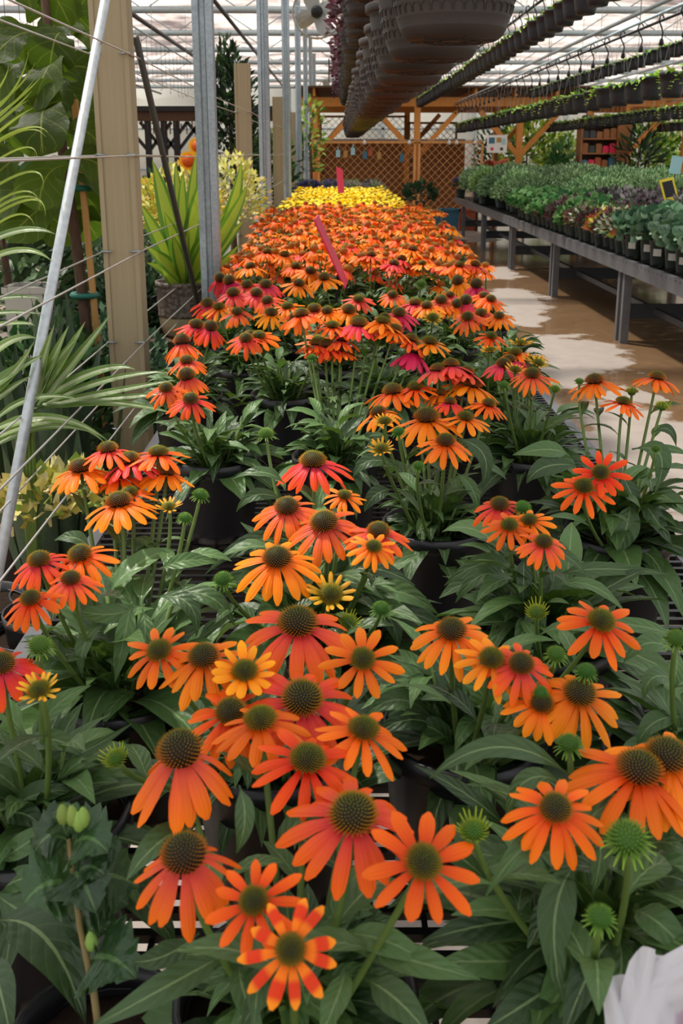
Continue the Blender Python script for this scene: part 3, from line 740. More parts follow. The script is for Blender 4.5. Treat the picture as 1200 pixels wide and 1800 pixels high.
# a stray orange plant leaning over the aisle
# ---------------------------------------------------------------- generic leafy mounds
def leafball(seed, n, rx, rz, ls, cols, zc=0.0, wid=.45, out=.75, shell=.55, flowers=None, nf=0, fs=.02, rnd=False):
    r = random.Random(seed); mb = MB()
    for i in range(n):
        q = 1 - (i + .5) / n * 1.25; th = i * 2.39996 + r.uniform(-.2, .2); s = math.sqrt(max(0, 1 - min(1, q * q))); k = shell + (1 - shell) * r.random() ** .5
        d = Vector((s * math.cos(th), s * math.sin(th), q)); lump = 1 + .12 * math.sin(th * 3 + seed) * s + .1 * math.sin(q * 5 + th * 2)
        p = Vector((d.x * rx, d.y * rx, d.z * rz)) * k * lump + Vector((0, 0, zc))
        dd = (d * out + Vector((r.uniform(-1, 1), r.uniform(-1, 1), r.uniform(-.4, 1))) * (1.1 - out)).normalized()
        L = ls * r.uniform(.7, 1.25); x = dd.cross(Vector((r.uniform(-1, 1), r.uniform(-1, 1), r.uniform(-1, 1)))).normalized()
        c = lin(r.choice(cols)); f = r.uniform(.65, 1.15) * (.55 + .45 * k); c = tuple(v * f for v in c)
        w = L * wid / 2; nn = dd.cross(x) * (L * .12)
        i0 = mb.vert(p, c); i1 = mb.vert(p + dd * L * .5 + x * w - nn, c); i2 = mb.vert(p + dd * L, c); i3 = mb.vert(p + dd * L * .5 - x * w - nn, c); i4 = mb.vert(p + dd * L * .5, tuple(v * 1.15 for v in c))
        if rnd:
            cup = dd.cross(x) * (L * .10); jj = [mb.vert(p + dd * (L * (.5 - .5 * math.cos(a))) + x * (w * math.sin(a)) + cup * abs(math.sin(a)) * math.sin(a * 3 + i), tuple(v * (1 + .12 * math.cos(a * 4)) for v in c)) for a in [k * .6283 + .31 for k in range(10)]]
            for k in range(10): mb.face((i4, jj[k], jj[(k + 1) % 10]))
            continue
        mb.face((i0, i1, i4)); mb.face((i1, i2, i4)); mb.face((i4, i2, i3)); mb.face((i0, i4, i3))
    fm = None
    if flowers:
        fm = MB()
        for i in range(nf):
            q = r.uniform(.25, 1); th = r.uniform(0, 6.28); s = math.sqrt(1 - q * q); p = Vector((s * math.cos(th) * rx, s * math.sin(th) * rx, q * rz + zc)) * 1.04
            c = lin(r.choice(flowers))
            for j in range(5):
                a = j * 1.2566; b0 = Vector((math.cos(a), math.sin(a), .25)) * fs; b1 = Vector((-math.sin(a), math.cos(a), 0)) * fs * .45
                ii = [fm.vert(p, c), fm.vert(p + b0 * .6 + b1, c), fm.vert(p + b0, c), fm.vert(p + b0 * .6 - b1, c)]; fm.face(ii)
    return mb, fm
def potted(name, seed, pr, ph, potm, rx, rz, n, ls, cols, label, cat, group, zc=None, tagm=False, **kw):
    p = thing(name, (0, 0, -5), label, cat, group)
    pot_mb(pr, ph, 18).build('pot', potm, p); soil_mb(pr, ph).build('soil', M['soil'], p)
    mb, fm = leafball(seed, n, rx, rz, ls, cols, ph + rz * .45 if zc is None else zc, **kw)
    mb.tube([(0, 0, ph - .03), (0, 0, ph + rz * .5)], .006, 5, col=lin('#4a5a30'))
    mb.build('foliage', M['vleaf'], p)
    if fm: fm.build('blossom', M['vleaf'], p)
    if tagm:
        m2 = MB(); m2.box((-pr * .60, -pr * .68, ph * .55), (pr * .62, .004, ph * .26), rot=Matrix.Rotation(-.72, 3, 'Z')); m2.build('pot_label', M['paper'], p, smooth=False)
    return p
# ---------------------------------------------------------------- right hand bench
l1 = PZ(1078, 600, 0); RX0 = 2.36; RX1 = 4.75; RB0 = 4.4; RB1 = 20.2; RBZ = .71
b = thing('plant_bench', (RX0, RB0, 0), 'long grey steel bench along the aisle on the right, on paired legs', 'bench')
def part(mb, name, mat): 
    o = mb.build(name, mat, b, smooth=False, loc=(-RX0, -RB0, 0)); return o
mb = MB(); mb.box((RX0 + .02, (RB0 + RB1) / 2, RBZ - .055), (.04, RB1 - RB0, .115)); part(mb, 'front_rail', M['benchmetal'])
mb = MB(); mb.box(((RX0 + RX1) / 2, RB1 - .02, RBZ - .055), (RX1 - RX0, .04, .115)); part(mb, 'end_rail', M['benchmetal'])
mb = MB(); mb.box((RX1, (RB0 + RB1) / 2, RBZ - .055), (.04, RB1 - RB0, .115)); part(mb, 'back_rail', M['benchmetal'])
mb = MB(); x = RX0 + .06
while x < RX1: mb.box((x, (RB0 + RB1) / 2, RBZ - .008), (.02, RB1 - RB0 - .08, .012)); x += .06
y = RB0 + .05
while y < RB1: mb.box(((RX0 + RX1) / 2, y, RBZ - .018), (RX1 - RX0, .014, .012)); y += .10
part(mb, 'mesh_top', M['wire'])
for i in range(7):
    yy = l1.y - 2.73 + 2.73 * i
    if yy > RB1: break
    for dy in (-.07, .07):
        if i == 5 and dy > 0: continue
        for xx in (RX0 + .06, RX1 - .06):
            mb = MB(); mb.box((xx, yy + dy, (RBZ - .1) / 2), (.065, .055, RBZ - .1)); part(mb, 'leg', M['benchmetal'])
    mb = MB(); mb.box(((RX0 + RX1) / 2, yy + .07, .25), (RX1 - RX0 - .15, .05, .12)); part(mb, 'cross_bar', M['darksteel'])
    mb = MB(); mb.bar((RX0 + .3, yy + .1, .28), (RX0 + .3, yy + 2.6, .28), .04, .05); part(mb, 'stretcher', M['darksteel'])
g = M['gpot']
BLUES = [potted('potted_broadleaf', 1 + 30 * i, .10, .20, g, .16, .11, 170, .08, ['#4f7554', '#6f9470', '#3f6448', '#9ab896', '#5d8a5c'], 'blue-green broad-leaved plant in a dark labelled pot near the bench front', 'plant', 'blue-green broad-leaved plants', wid=1.0, out=.35, tagm=True, rnd=True) for i in range(3)]
GREEN = potted('potted_geranium', 2, .075, .13, g, .15, .11, 130, .075, ['#4f8244', '#6a9c58', '#3f6f3a', '#86b070'], 'fresh green scallop-leaved plant in a small dark pot', 'plant', 'fresh green plants', wid=1.0, out=.5, rnd=True)
BURG = potted('potted_coleus', 3, .075, .13, g, .14, .11, 150, .06, ['#6a3f44', '#80555a', '#4f3540', '#8f6a66', '#66694a'], 'burgundy and bronze leaved plant in a small dark pot', 'plant', 'burgundy leaved plants', wid=.7, out=.6)
VARI = potted('potted_variegated_plant', 4, .075, .13, g, .14, .12, 150, .055, ['#c9cfae', '#4d6a3a', '#dde0c4', '#5f7a44', '#8f6a60'], 'white-edged variegated plant in a small dark pot', 'plant', 'variegated plants', wid=.6, out=.6)
YELR = potted('potted_yellow_red_plant', 5, .075, .13, g, .11, .09, 80, .07, ['#c9b83a', '#b8643a', '#8fa03a', '#c86a4a', '#d8c860'], 'yellow and coral leaved plant in a small dark pot at the bench front', 'plant', 'yellow and coral plants', wid=.75, out=.5)
PURP = potted('potted_purple_plant', 6, .075, .13, g, .17, .13, 230, .055, ['#52464e', '#74666c', '#3c353a', '#978a90', '#66705e'], 'dusky purple small-leaved plant in the middle of the bench', 'plant', 'dusky purple plants', wid=.6, out=.7)
YFL = potted('potted_yellow_flower', 7, .075, .13, g, .13, .11, 120, .05, ['#5a7a34', '#4a6a2e'], 'low plant with clear yellow flowers on the right bench', 'plant', 'yellow flowering plants', flowers=['#e0cf2a', '#ead84a'], nf=30, fs=.03)
SHRUB = [potted('potted_round_shrub', 10 + i, .11, .19, g, .30, .27, 3000, .042, ['#7f9f6c', '#648a58', '#a0c08a', '#4a6e44', '#c0d8a8'], 'rounded grey-green feathery shrub in a dark pot on the right bench', 'shrub', 'rounded shrubs on the right bench', wid=.34, out=.8, shell=.62, zc=.25) for i in range(3)]
PALE = potted('potted_pale_shrub', 14, .11, .19, g, .25, .22, 1300, .05, ['#8fb06a', '#a6c47e', '#6f9450', '#c2d69a'], 'pale lime-green rounded shrub near the far end of the right bench', 'shrub', None, wid=.3, out=.85, shell=.6)
VIOL = potted('potted_violet_flower', 15, .10, .17, g, .17, .15, 300, .05, ['#5a704a', '#4a6040'], 'violet flowering plant at the far left corner of the right bench', 'flower', None, flowers=['#8f7ac4', '#a692d8', '#7560ae'], nf=130, fs=.03)
def P_(pr, x, y, s=1.0, **kw): return place(pr, (x + R.uniform(-.02, .02), y + R.uniform(-.03, .03), RBZ), R.uniform(0, 6.28) if not kw.pop('fix', 0) else 0, s, **kw)
y = 5.2
while y < 8.3:
    for x in (2.50, 2.76, 3.02): P_(R.choice(BLUES), x, y, R.uniform(.95, 1.12), fix=1)
    y += .30
y = 5.4
while y < 8.6:
    for x in (3.34, 3.62, 3.9): P_(R.choice([PURP, PURP, GREEN]) if x < 3.8 else YFL, x, y)
    y += .3
y = 8.35
while y < 10.3:
    for x, c in ((2.47, [YELR, YELR, BURG, VARI]), (2.67, [VARI, YELR]), (2.88, [VARI, VARI, BURG])): P_(R.choice(c), x, y, R.uniform(.95, 1.15))
    y += .215
y = 8.8
while y < 11.6:
    for x in (3.12, 3.42, 3.72, 4.02): P_(PURP if R.random() < .93 else YFL, x, y, R.uniform(1.1, 1.4))
    y += .31
y = 10.4
while y < 12.3:
    for x, c in ((2.47, [BURG, BURG, GREEN]), (2.68, [BURG, VARI, GREEN]), (2.9, [GREEN, BURG])): P_(R.choice(c), x, y, R.uniform(1, 1.2))
    y += .22
y = 11.9
while y < 13.6:
    for x in (2.5, 2.72, 2.95): P_(GREEN, x, y, R.uniform(1.0, 1.25))
    y += .25
y = 13.9; k = 0
while y < 19.4:
    for j, x in enumerate((2.62, 3.22, 3.82, 4.42)):
        P_(R.choice(SHRUB), x + (.0 if k % 2 else .05), y, R.uniform(1.08, 1.25))
    y += .62; k += 1
for y in (12.2, 12.75, 13.3):
    for x in (3.28, 3.8, 4.32): P_(R.choice(SHRUB), x, y, R.uniform(.95, 1.1))
P_(PALE, 2.52, 17.0, 1.15, fix=1); P_(VIOL, 2.45, 19.85, 1.0)
place(VIOL, (3.55, 12.9, RBZ), 1, 1.0, 'violet flowering plant among the green shrubs behind the purple plants')
# yellow plant sign on a stick, and pale blue hang tag
def sign(name, px, py, d, w, h, tilt, mat, label, zfoot, yaw=0, lean=0, panel=None, spin=0):
    c = PD(px, py, d); p = thing(name, (c.x, c.y, zfoot), label, 'sign')
    rot = Matrix.Rotation(yaw, 3, 'Z') @ Matrix.Rotation(tilt, 3, 'Y') @ Matrix.Rotation(lean, 3, 'X') @ Matrix.Rotation(spin, 3, 'Z'); c0 = Vector((0, 0, c.z - zfoot))
    mb = MB(); mb.box(c0, (w, .006, h), rot=rot); mb.build('card', mat, p, smooth=False)
    if panel:
        mb = MB(); mb.box(c0 + rot @ Vector((0, -.005, h * .08)), (w * .72, .004, h * .62), rot=rot); mb.build('panel', panel, p, smooth=False)
    mb = MB(); mb.bar((0, .006, 0), c0 + rot @ Vector((0, .008, -h * .3)), .012, .006); mb.build('stake', M['black'], p, smooth=False)
    return p
sign('plant_sign', 1176, 336, 9.6, .14, .25, -.22, M['yellow'], 'yellow card sign with a dark panel, tilted on the right bench', RBZ, .1, -.3, M['black'])
sign('hang_tag', 1188, 290, 13.0, .15, .22, .12, M['cyan'], 'pale blue card hanging at the right edge above the shrubs', RBZ, .1, 0)
p = sign('plant_sign', 582, 442, 4.05, .20, .30, -.42, M['red'], 'crimson card sign leaning edge-on on a grey stake among the orange coneflowers', BZ, 0, 0, None, 1.50)
sign('plant_sign', 598, 318, 12.6, .13, .34, .28, M['red'], 'small reddish sign standing among the yellow coneflowers', BZ, .9, -.3)
# ---------------------------------------------------------------- hanging baskets and hanging pot rows
def basket_proto(label, group, plant=None, seed=1):
    p = thing('hanging_basket', (0, 0, -5), label, 'hanging basket', group)
    mb = MB(); n = 40
    prof = [(.120, .0), (.126, .003), (.137, .012), (.1465, .028), (.1475, .031), (.1475, .034), (.1560, .055), (.1572, .058), (.1572, .061), (.1645, .088), (.1655, .091), (.1655, .094), (.1718, .122), (.1728, .125), (.1728, .128), (.1780, .155), (.1790, .158), (.1790, .161), (.1835, .19), (.186, .213), (.198, .217), (.203, .221), (.204, .246), (.200, .249), (.194, .246), (.186, .21)]
    mb.lathe(prof, n, capb=True); mb.build('pot', M['basket'], p)
    # raised arch pattern bands
    mb = MB()
    for (z0, z1, r0, r1) in ((.063, .087, .1565, .1636), (.097, .121, .1655, .1707), (.131, .154, .1728, .1770)):
        for j in range(34):
            a = 2 * PI * j / 34; w = .075
            pts = []
            for t, (da, z) in enumerate(((-w, z0), (-w, z0 * .4 + z1 * .6), (-w * .55, z1 - .002), (0, z1), (w * .55, z1 - .002), (w, z0 * .4 + z1 * .6), (w, z0))):
                q = (z - z0) / (z1 - z0); rr = r0 + (r1 - r0) * q + .0015
                pts.append((rr * math.cos(a + da), rr * math.sin(a + da), z))
            mb.tube(pts, .0017, 4, cap=False)
    mb.build('embossed_band', M['basket'], p)
    mb = MB()
    for r_ in (.05, .085):
        pts = [(r_ * math.cos(2 * PI * j / 20), r_ * math.sin(2 * PI * j / 20), -.001) for j in range(21)]; mb.tube(pts, .003, 4, cap=False)
    for j in range(6): mb.bar((.03 * math.cos(j * 1.047), .03 * math.sin(j * 1.047), -.001), (.12 * math.cos(j * 1.047), .12 * math.sin(j * 1.047), -.001), .004, .004)
    mb.build('drain_ribs', M['basket'], p)
    mb = MB()
    for j in range(3):
        a = 2 * PI * j / 3 + .5; mb.tube([(.198 * math.cos(a), .198 * math.sin(a), .24), (.02 * math.cos(a), .02 * math.sin(a), .58), (0, 0, .62)], .003, 4)
    mb.tube([(0, 0, .61), (.0, .0, .66), (.02, 0, .69), (.04, 0, .68)], .003, 4)
    mb.build('hanger', M['hang'], p)
    if plant:
        f, _ = leafball(seed, plant[0], plant[1], plant[2], plant[3], plant[4], plant[5], wid=.6, out=.7); f.build('foliage', M['vleaf'], p)
    return p
LB = 'embossed dark brown hanging basket in the long overhead row above the bed'
A_ = basket_proto(LB, 'embossed baskets in the overhead row')
zc = 2.72; i = 0
while zc < 19.5:
    y = (zc - 1.55 * 0 - 0) / math.cos(TH); 
    yy = (zc + (1.855 - 1.55) * math.sin(TH)) / math.cos(TH)
    lab = ['nearest and largest embossed brown hanging basket, cut off by the top edge', 'second embossed hanging basket from the camera in the overhead row', 'third embossed hanging basket from the camera in the overhead row', 'fourth embossed hanging basket from the camera in the overhead row'][i] if i < 4 else LB
    c = place(A_, (.312 + R.uniform(-.012, .012), yy, 1.855 + R.uniform(-.006, .006)), R.uniform(0, 6.28), 1, lab)
    zc += .57; i += 1
LP = 'dark hanging basket with trailing burgundy leaves in the higher row at the left'
B_ = basket_proto(LP, 'burgundy hanging baskets in the higher row', (190, .27, .16, .07, ['#4a2a34', '#5a3840', '#35202a', '#6d4a52', '#7d4a60'], .22), 4)
y = 5.6
while y < 19.5: place(B_, (.20 + R.uniform(-.02, .02), y, 2.42), R.uniform(0, 6.28), .9, LP); y += .62
def railline(x, z, y0, y1, label, r=.016):
    mb = MB(); mb.tube([(x, y0, z), (x, y1, z)], r, 8); tag(mb.build('hanging_rail', M['truss']), label, 'rail')
railline(.312, 2.535, 1.6, 20.2, 'steel rail carrying the embossed hanging baskets above the bed')
railline(.20, 3.03, 4.6, 20.2, 'steel rail carrying the higher row of burgundy baskets')
def hpot(seed, label, group, n=26, trail=False, hang=.55):
    r = random.Random(seed); p = thing('hanging_pot', (0, 0, -5), label, 'hanging pot', group)
    mb = MB(); mb.lathe([(.050, 0), (.060, .003), (.068, .03), (.079, .09), (.084, .135), (.090, .138), (.091, .153), (.086, .155), (.082, .14)], 20, capb=True); mb.build('pot', M['hpot'], p)
    mb = MB()
    for i in range(n):
        az = r.uniform(0, 6.28); q = r.uniform(0, .07); L = r.uniform(.04, .08)
        c0 = lin(r.choice(['#7fae34', '#9cc63e', '#5f9430', '#b3d656']))
        mb.leaf((math.cos(az) * q, math.sin(az) * q, .14), az, r.uniform(.2, 1.4), r.uniform(.4, 2.2), L, L * r.uniform(.16, .28), lanc, N=4, nu=2, fold=.2, twist=r.uniform(-.8, .8), cfun=lambda t, c0=c0: c0)
    if trail:
        for i in range(3):
            az = r.uniform(0, 6.28); pts = [Vector((math.cos(az) * .07, math.sin(az) * .07, .15)), Vector((math.cos(az) * .12, math.sin(az) * .12, .16)), Vector((math.cos(az) * .14, math.sin(az) * .14, r.uniform(.0, .1)))]
            for t in range(7):
                q = t / 6; pp = pts[0] * (1 - q) ** 2 + pts[1] * 2 * q * (1 - q) + pts[2] * q * q; c0 = lin(r.choice(['#8fbe3c', '#b3d656', '#c9c84a']))
                mb.leaf(pp, r.uniform(0, 6.28), .4, .9, .035, .010, lanc, N=3, nu=2, cfun=lambda t, c0=c0: c0)
    mb.build('foliage', M['vleaf'], p)
    mb = MB()
    for j in range(3):
        a = 2 * PI * j / 3 + .3; mb.tube([(.088 * math.cos(a), .088 * math.sin(a), .15), (0, 0, hang)], .0013, 3, cap=False)
    mb.build('hanger', M['hang'], p)
    return p
def potrow(label, group, x, z, y0, y1, s, seed, trail=False, size=1.0, hang=.55):
    ps = [hpot(seed + k, label, group, 30, trail, hang) for k in range(3)]
    y = y0
    while y < y1:
        place(R.choice(ps), (x + R.uniform(-.01, .01), y, z + R.uniform(-.006, .006)), R.uniform(0, 6.28), size); y += s
p = thing('empty_hanger_rail', (-2.9, 9, 3.3), 'steel rail with rows of empty hooked hanging wires at the upper left', 'rail')
mb = MB(); mb.tube([(0, 0, 0), (0, 12, 0)], .014, 6); mb.build('rail', M['truss'], p)
for yy in (0.12, 3.56, 7.44, 11.1): mb = MB(); mb.tube([(0, yy, 0), (0, yy, .85)], .004, 4); mb.build('rod', M['hang'], p)
mb = MB(); mb.tube([(0, 0, 0), (0, 0, -.62), (.02, 0, -.66), (.035, 0, -.63)], .0035, 4); me = mb.mesh('hanging_hook', M['darksteel'])
for j in range(28): ob('hanging_hook', me, p, (0, .2 + j * .42, 0), (0, 0, R.uniform(0, 6)), (1, 1, R.uniform(.7, 1.15)))
potrow('small black hanging pot of seedlings in the highest row nearest the overhead baskets', 'hanging pots, row nearest the baskets', 1.63, 2.43, 4.6, 20.4, .325, 20)
railline(1.63, 3.0, 4.2, 20.8, 'steel rail carrying the hanging pot row nearest the baskets', .012)
potrow('black hanging pot with bright trailing leaves in the large low row over the right bench', 'hanging pots, low row over the bench', 2.52, 1.96, 5.4, 21.0, .47, 30, True, 1.15)
railline(2.52, 2.6, 5.0, 21.4, 'steel rail carrying the low hanging pot row over the right bench', .012)
potrow('small black hanging pot in the high row behind the drip line at right', 'hanging pots, high back row', 4.05, 2.66, 9.4, 21.5, .34, 40)
railline(4.05, 3.25, 9, 22, 'steel rail carrying the high back row of hanging pots', .012)
potrow('black hanging pot in the row just under the large low row at right', 'hanging pots, lower back row', 4.64, 2.0, 11.5, 22.5, .42, 50, True, 1.1)
railline(4.64, 2.62, 11, 23, 'steel rail carrying the lower back row of hanging pots', .012)
potrow('black hanging pot in the farthest row, glimpsed at the right edge', 'hanging pots, farthest row', 7.05, 2.0, 18.0, 22.6, .42, 60, True, 1.1)
railline(7.05, 2.62, 17, 23, 'steel rail carrying the farthest row of hanging pots', .012)
def dripline(x, z, y0, y1, s, label, scale=1.0):
    p = thing('drip_line', (x, y0, z), label, 'irrigation pipe')
    mb = MB(); mb.tube([(0, 0, 0), (0, y1 - y0, 0)], .011, 6); mb.build('pipe', M['darksteel'], p)
    mb = MB(); k = scale
    mb.tube([(0, 0, .012), (-.012 * k, 0, .03 * k), (-.03 * k, 0, .022 * k), (-.035 * k, 0, -.01), (-.012 * k, 0, -.05 * k), (-.0 * k, 0, -.08 * k), (-.006 * k, 0, -.115 * k)], .0055 * k, 5)
    mb.lathe([(.007 * k, 0), (.012 * k, -.01 * k), (.017 * k, -.035 * k), (.010 * k, -.045 * k)], 8, (-.006 * k, 0, -.112 * k), capt=True)
    me = mb.mesh('dripper', M['black']); y = .1
    n = 0
    while y < y1 - y0 and n < 95: ob('dripper', me, p, (0, y, 0), (0, 0, R.uniform(-.6, .6))); y += s; n += 1
dripline(1.63, 2.70 + .03, 6.2, 19.5, .325, 'dark drip irrigation pipe with hooked drippers above the pot row nearest the baskets', .95)
dripline(2.40, 2.50, 5.6, 20.8, .50, 'dark drip irrigation pipe with curly drippers hanging above the low pot row', 1.15)
# long thin hanger rods from the trusses
for x, z0, lab in ((1.63, 3.0, 'the pot row nearest the baskets'), (2.52, 2.6, 'the low pot row'), (4.05, 3.25, 'the high back pot row'), (4.64, 2.62, 'the lower back pot row'), (.312, 2.53, 'the embossed baskets'), (.2, 3.03, 'the burgundy baskets'), (7.05, 2.62, 'the farthest pot row')):
    p = thing('rail_hanger', (x, 1.4, z0), 'thin steel rods hanging the rail of %s from the trusses' % lab, 'hanger')
    for i in range(6):
        yy = 1.4 + 3.66 * i
        if (x > 3 and yy < 9) or (x > 7 and yy < 17): continue
        mb = MB(); mb.tube([(0, yy - 1.4, 0), (0, yy - 1.4, 4.15 - z0)], .004, 4); mb.build('rod', M['hang'], p)
# round cage fan
c = PD(557, 22, 13.4)
p = thing('wall_fan', (c.x, c.y, c.z), 'round wire-cage fan hung high between the steel posts', 'fan')
mb = MB()
for k in range(24):
    a = 2 * PI * k / 24; mb.tube([(0.05 * math.cos(a), -.11, .05 * math.sin(a)), (.2 * math.cos(a), -.10, .2 * math.sin(a)), (.31 * math.cos(a), -.03, .31 * math.sin(a)), (.31 * math.cos(a), .05, .31 * math.sin(a))], .002, 3, cap=False)
for rr, yy in ((.31, -.03), (.31, .05), (.2, -.10), (.26, -.075), (.12, -.108)):
    mb.tube([(rr * math.cos(2 * PI * j / 32), yy, rr * math.sin(2 * PI * j / 32)) for j in range(33)], .008 if rr == .31 else .0015, 4, cap=False)
mb.build('cage', M['hang'], p)
for k in range(4):
    mb = MB(); a0 = k * PI / 2 + .5
    mb.leaf((0, 0, 0), 0, 0, 0, .28, .10, lambda t: .35 + .65 * math.sin(PI * min(1, t * .6 + .1)), N=6, nu=2, twist=.5)
    mb.v = [(v[0] * math.cos(a0) - v[1] * math.sin(a0), v[2], v[0] * math.sin(a0) + v[1] * math.cos(a0)) for v in mb.v]
    mb.build('fan_blade', M['hang'], p)
mb = MB(); mb.lathe([(.0, -.09), (.05, -.085), (.075, -.05), (.08, .02), (.06, .05)], 14); mb.v = [(v[0], v[2] - .06, v[1] + .0) for v in mb.v]; mb.build('motor', M['black'], p)
mb = MB(); mb.tube([(0, .05, 0), (0, .1, .2), (0, .1, 4.15 - c.z)], .02, 6); mb.build('bracket', M['black'], p)
p2 = copy_tree(p); c = PD(578, 158, 27); p2.location = c; p2['label'] = 'small distant cage fan beyond the burgundy baskets, above the pergola'; p2.scale = (.9, .9, .9)
# ---------------------------------------------------------------- timber pergola with lattice at the far end
DP = 22.0
def wx(px): return PD(px, 270, DP).x
def wz(py): return PD(600, py, DP).z
t = thing('timber_pergola', (0, DP, 0), 'orange timber pergola with braced posts across the far end of the greenhouse', 'pergola')
def tp(mb, name, mat=None, par=None):
    o = mb.build(name, mat or M['timber'], par or t, smooth=False); o.location = (0, -DP, 0) if par is None else (0, 0, 0); return o
ztop = wz(187); xs = [wx(553), wx(732), wx(911), wx(1098), wx(1290)]
for i, x in enumerate(xs):
    mb = MB(); mb.box((x, DP, ztop / 2), (.13, .13, ztop)); tp(mb, 'post')
    for s in (-1, 1):
        if i == 0 and s < 0: continue
        mb = MB(); mb.bar((x + s * .03, DP - .0, ztop - 1.0), (x + s * .86, DP, ztop - .10), .10, .11, upv=(0, 1, 0)); tp(mb, 'brace')
    mb = MB(); mb.box((x, DP + 3.2, ztop / 2), (.13, .13, ztop)); tp(mb, 'post')
    mb = MB(); mb.bar((x + .03, DP + 3.2, ztop - .9), (x + .8, DP + 3.2, ztop - .05), .1, .1, upv=(0, 1, 0)); tp(mb, 'brace')
mb = MB(); mb.box(((xs[0] + xs[-1]) / 2, DP, ztop + .09), (xs[-1] - xs[0] + .6, .14, .19)); tp(mb, 'beam')
mb = MB(); mb.box(((xs[0] + xs[-1]) / 2, DP + 3.2, ztop + .09), (xs[-1] - xs[0] + .6, .14, .19)); tp(mb, 'beam')
x = xs[0]
while x < xs[-1]:
    mb = MB(); mb.box((x, DP + 1.6, ztop + .27), (.05, 4.0, .16)); tp(mb, 'rafter', M['timber']); x += .85
mb = MB(); mb.box(((xs[0] + xs[-1]) / 2, DP + 1.6, ztop + .37), (xs[-1] - xs[0] + .8, 4.2, .04)); tp(mb, 'roof_board', M['darkwood'])
def lattice(x0, x1, z0, z1, y, name, par=None, step=.165, mat=None, w=.046):
    mb = MB(); H = z1 - z0; q = x0 - H
    while q < x1:
        for s in (0, 1):
            a = Vector((q, 0, z0)); bb = Vector((q + H, 0, z1))
            lo = max(0.0, (x0 - q)); hi = min(H, x1 - q)
            if hi - lo < .02: continue
            A = Vector((q + lo, y + s * .012, (z0 + lo) if s == 0 else (z1 - lo))); B = Vector((q + hi, y + s * .012, (z0 + hi) if s == 0 else (z1 - hi)))
            mb.bar(A, B, w, .008, upv=(0, 1, 0)) if False else mb.bar(A, B, .008, w, upv=(0, 1, 0))
        q += step
    tp(mb, name, mat or M['lattice'])
    mb = MB()
    for (c, d) in ((((x0 + x1) / 2, y, z1), (x1 - x0 + .05, .04, .05)), (((x0 + x1) / 2, y, z0), (x1 - x0 + .05, .04, .05)), ((x0, y, (z0 + z1) / 2), (.05, .04, H)), ((x1, y, (z0 + z1) / 2), (.05, .04, H))): mb.box(c, d)
    tp(mb, 'lattice_frame', mat or M['lattice'])
zl = wz(250)
lattice(wx(560), wx(728), .35, zl, DP - .09, 'lattice_panel'); lattice(wx(736), wx(846), .35, zl, DP - .09, 'lattice_panel')
lattice(wx(560), wx(728), zl + .05, ztop - .1, DP + 3.1, 'lattice_panel', mat=M['shelfwood'], w=.085); lattice(wx(736), wx(830), zl + .05, ztop - .25, DP + 3.1, 'lattice_panel', mat=M['shelfwood'], w=.085)
mb = MB(); mb.box(((wx(555) + wx(850)) / 2, DP + 3.3, .95), (wx(850) - wx(555), .05, 1.9)); tp(mb, 'back_board', M['shelfwood'])
# string wire with bulbs along the lattice top
p = thing('festoon_wire', (wx(553), DP - .2, zl + .04), 'thin wire with round bulbs strung along the top of the lattice', 'lights')
mb = MB(); mb.tube([(0, 0, 0), (wx(900) - wx(553), 0, 0)], .008, 4); mb.build('cord', M['hang'], p)
for px in (640, 718, 787, 800, 832, 862):
    mb = MB(); mb.lathe([(.0, -.09), (.03, -.08), (.042, -.05), (.03, -.015), (.012, 0), (.012, .02)], 10, (wx(px) - wx(553), 0, -.005)); mb.build('bulb', M['white'], p)
# small bags hung on the lattice
for px, py, c in ((594, 270, 'cyan'), (607, 271, 'stake'), (620, 266, 'cyan'), (641, 273, 'blue'), (651, 268, 'terra'), (666, 274, 'stake'), (706, 278, 'blue')):
    q = PD(px, py, DP - .14); mb = MB(); mb.box((0, 0, 0), (.09, .025, .15)); mb.box((0, 0, .10), (.02, .01, .08))
    o = mb.build('hanging_packet', M[c], smooth=False, loc=q); tag(o, 'small %s packet hung on the lattice behind the bed' % {'blue': 'blue', 'cyan': 'pale blue', 'stake': 'tan', 'terra': 'reddish'}[c], 'packet', 'packets hung on the lattice')
# tubs on the floor by the lattice
def tub(px, py0, d, w, h, mat, label):
    c = PD(px, py0, d); mb = MB()
    for s, (a, bb) in enumerate(((.86, 1.0),)):
        z0, z1 = 0, h; P = [(-w / 2 * a, -.2 * a, z0), (w / 2 * a, -.2 * a, z0), (w / 2 * a, .2 * a, z0), (-w / 2 * a, .2 * a, z0)]; Q = [(-w / 2, -.2, z1), (w / 2, -.2, z1), (w / 2, .2, z1), (-w / 2, .2, z1)]
        i0 = [mb.vert(v) for v in P]; i1 = [mb.vert(v) for v in Q]; mb.face(i0[::-1])
        for j in range(4): mb.face((i0[j], i0[(j + 1) % 4], i1[(j + 1) % 4], i1[j]))
    for (cx, cy, dx, dy) in ((0, -.2, w + .05, .04), (0, .2, w + .05, .04), (-w / 2, 0, .04, .44), (w / 2, 0, .04, .44)): mb.box((cx, cy, h), (dx, dy, .04))
    tag(mb.build('planter_tub', mat, smooth=False, loc=(c.x, c.y, 0)), label, 'tub')
tub(757, 380, 19.6, .34, .46, M['blue'], 'teal-blue square tub on the floor beside the yellow coneflowers')
tub(790, 378, 20.6, .36, .44, M['blue'], 'second teal-blue tub just left of the far bench leg')
tub(820, 375, 21.2, .36, .40, M['terra'], 'reddish tub under the far end of the right bench')
tub(738, 370, 18.6, .22, .52, M['paper'], 'pale tub under the pink poinsettia-like plant')
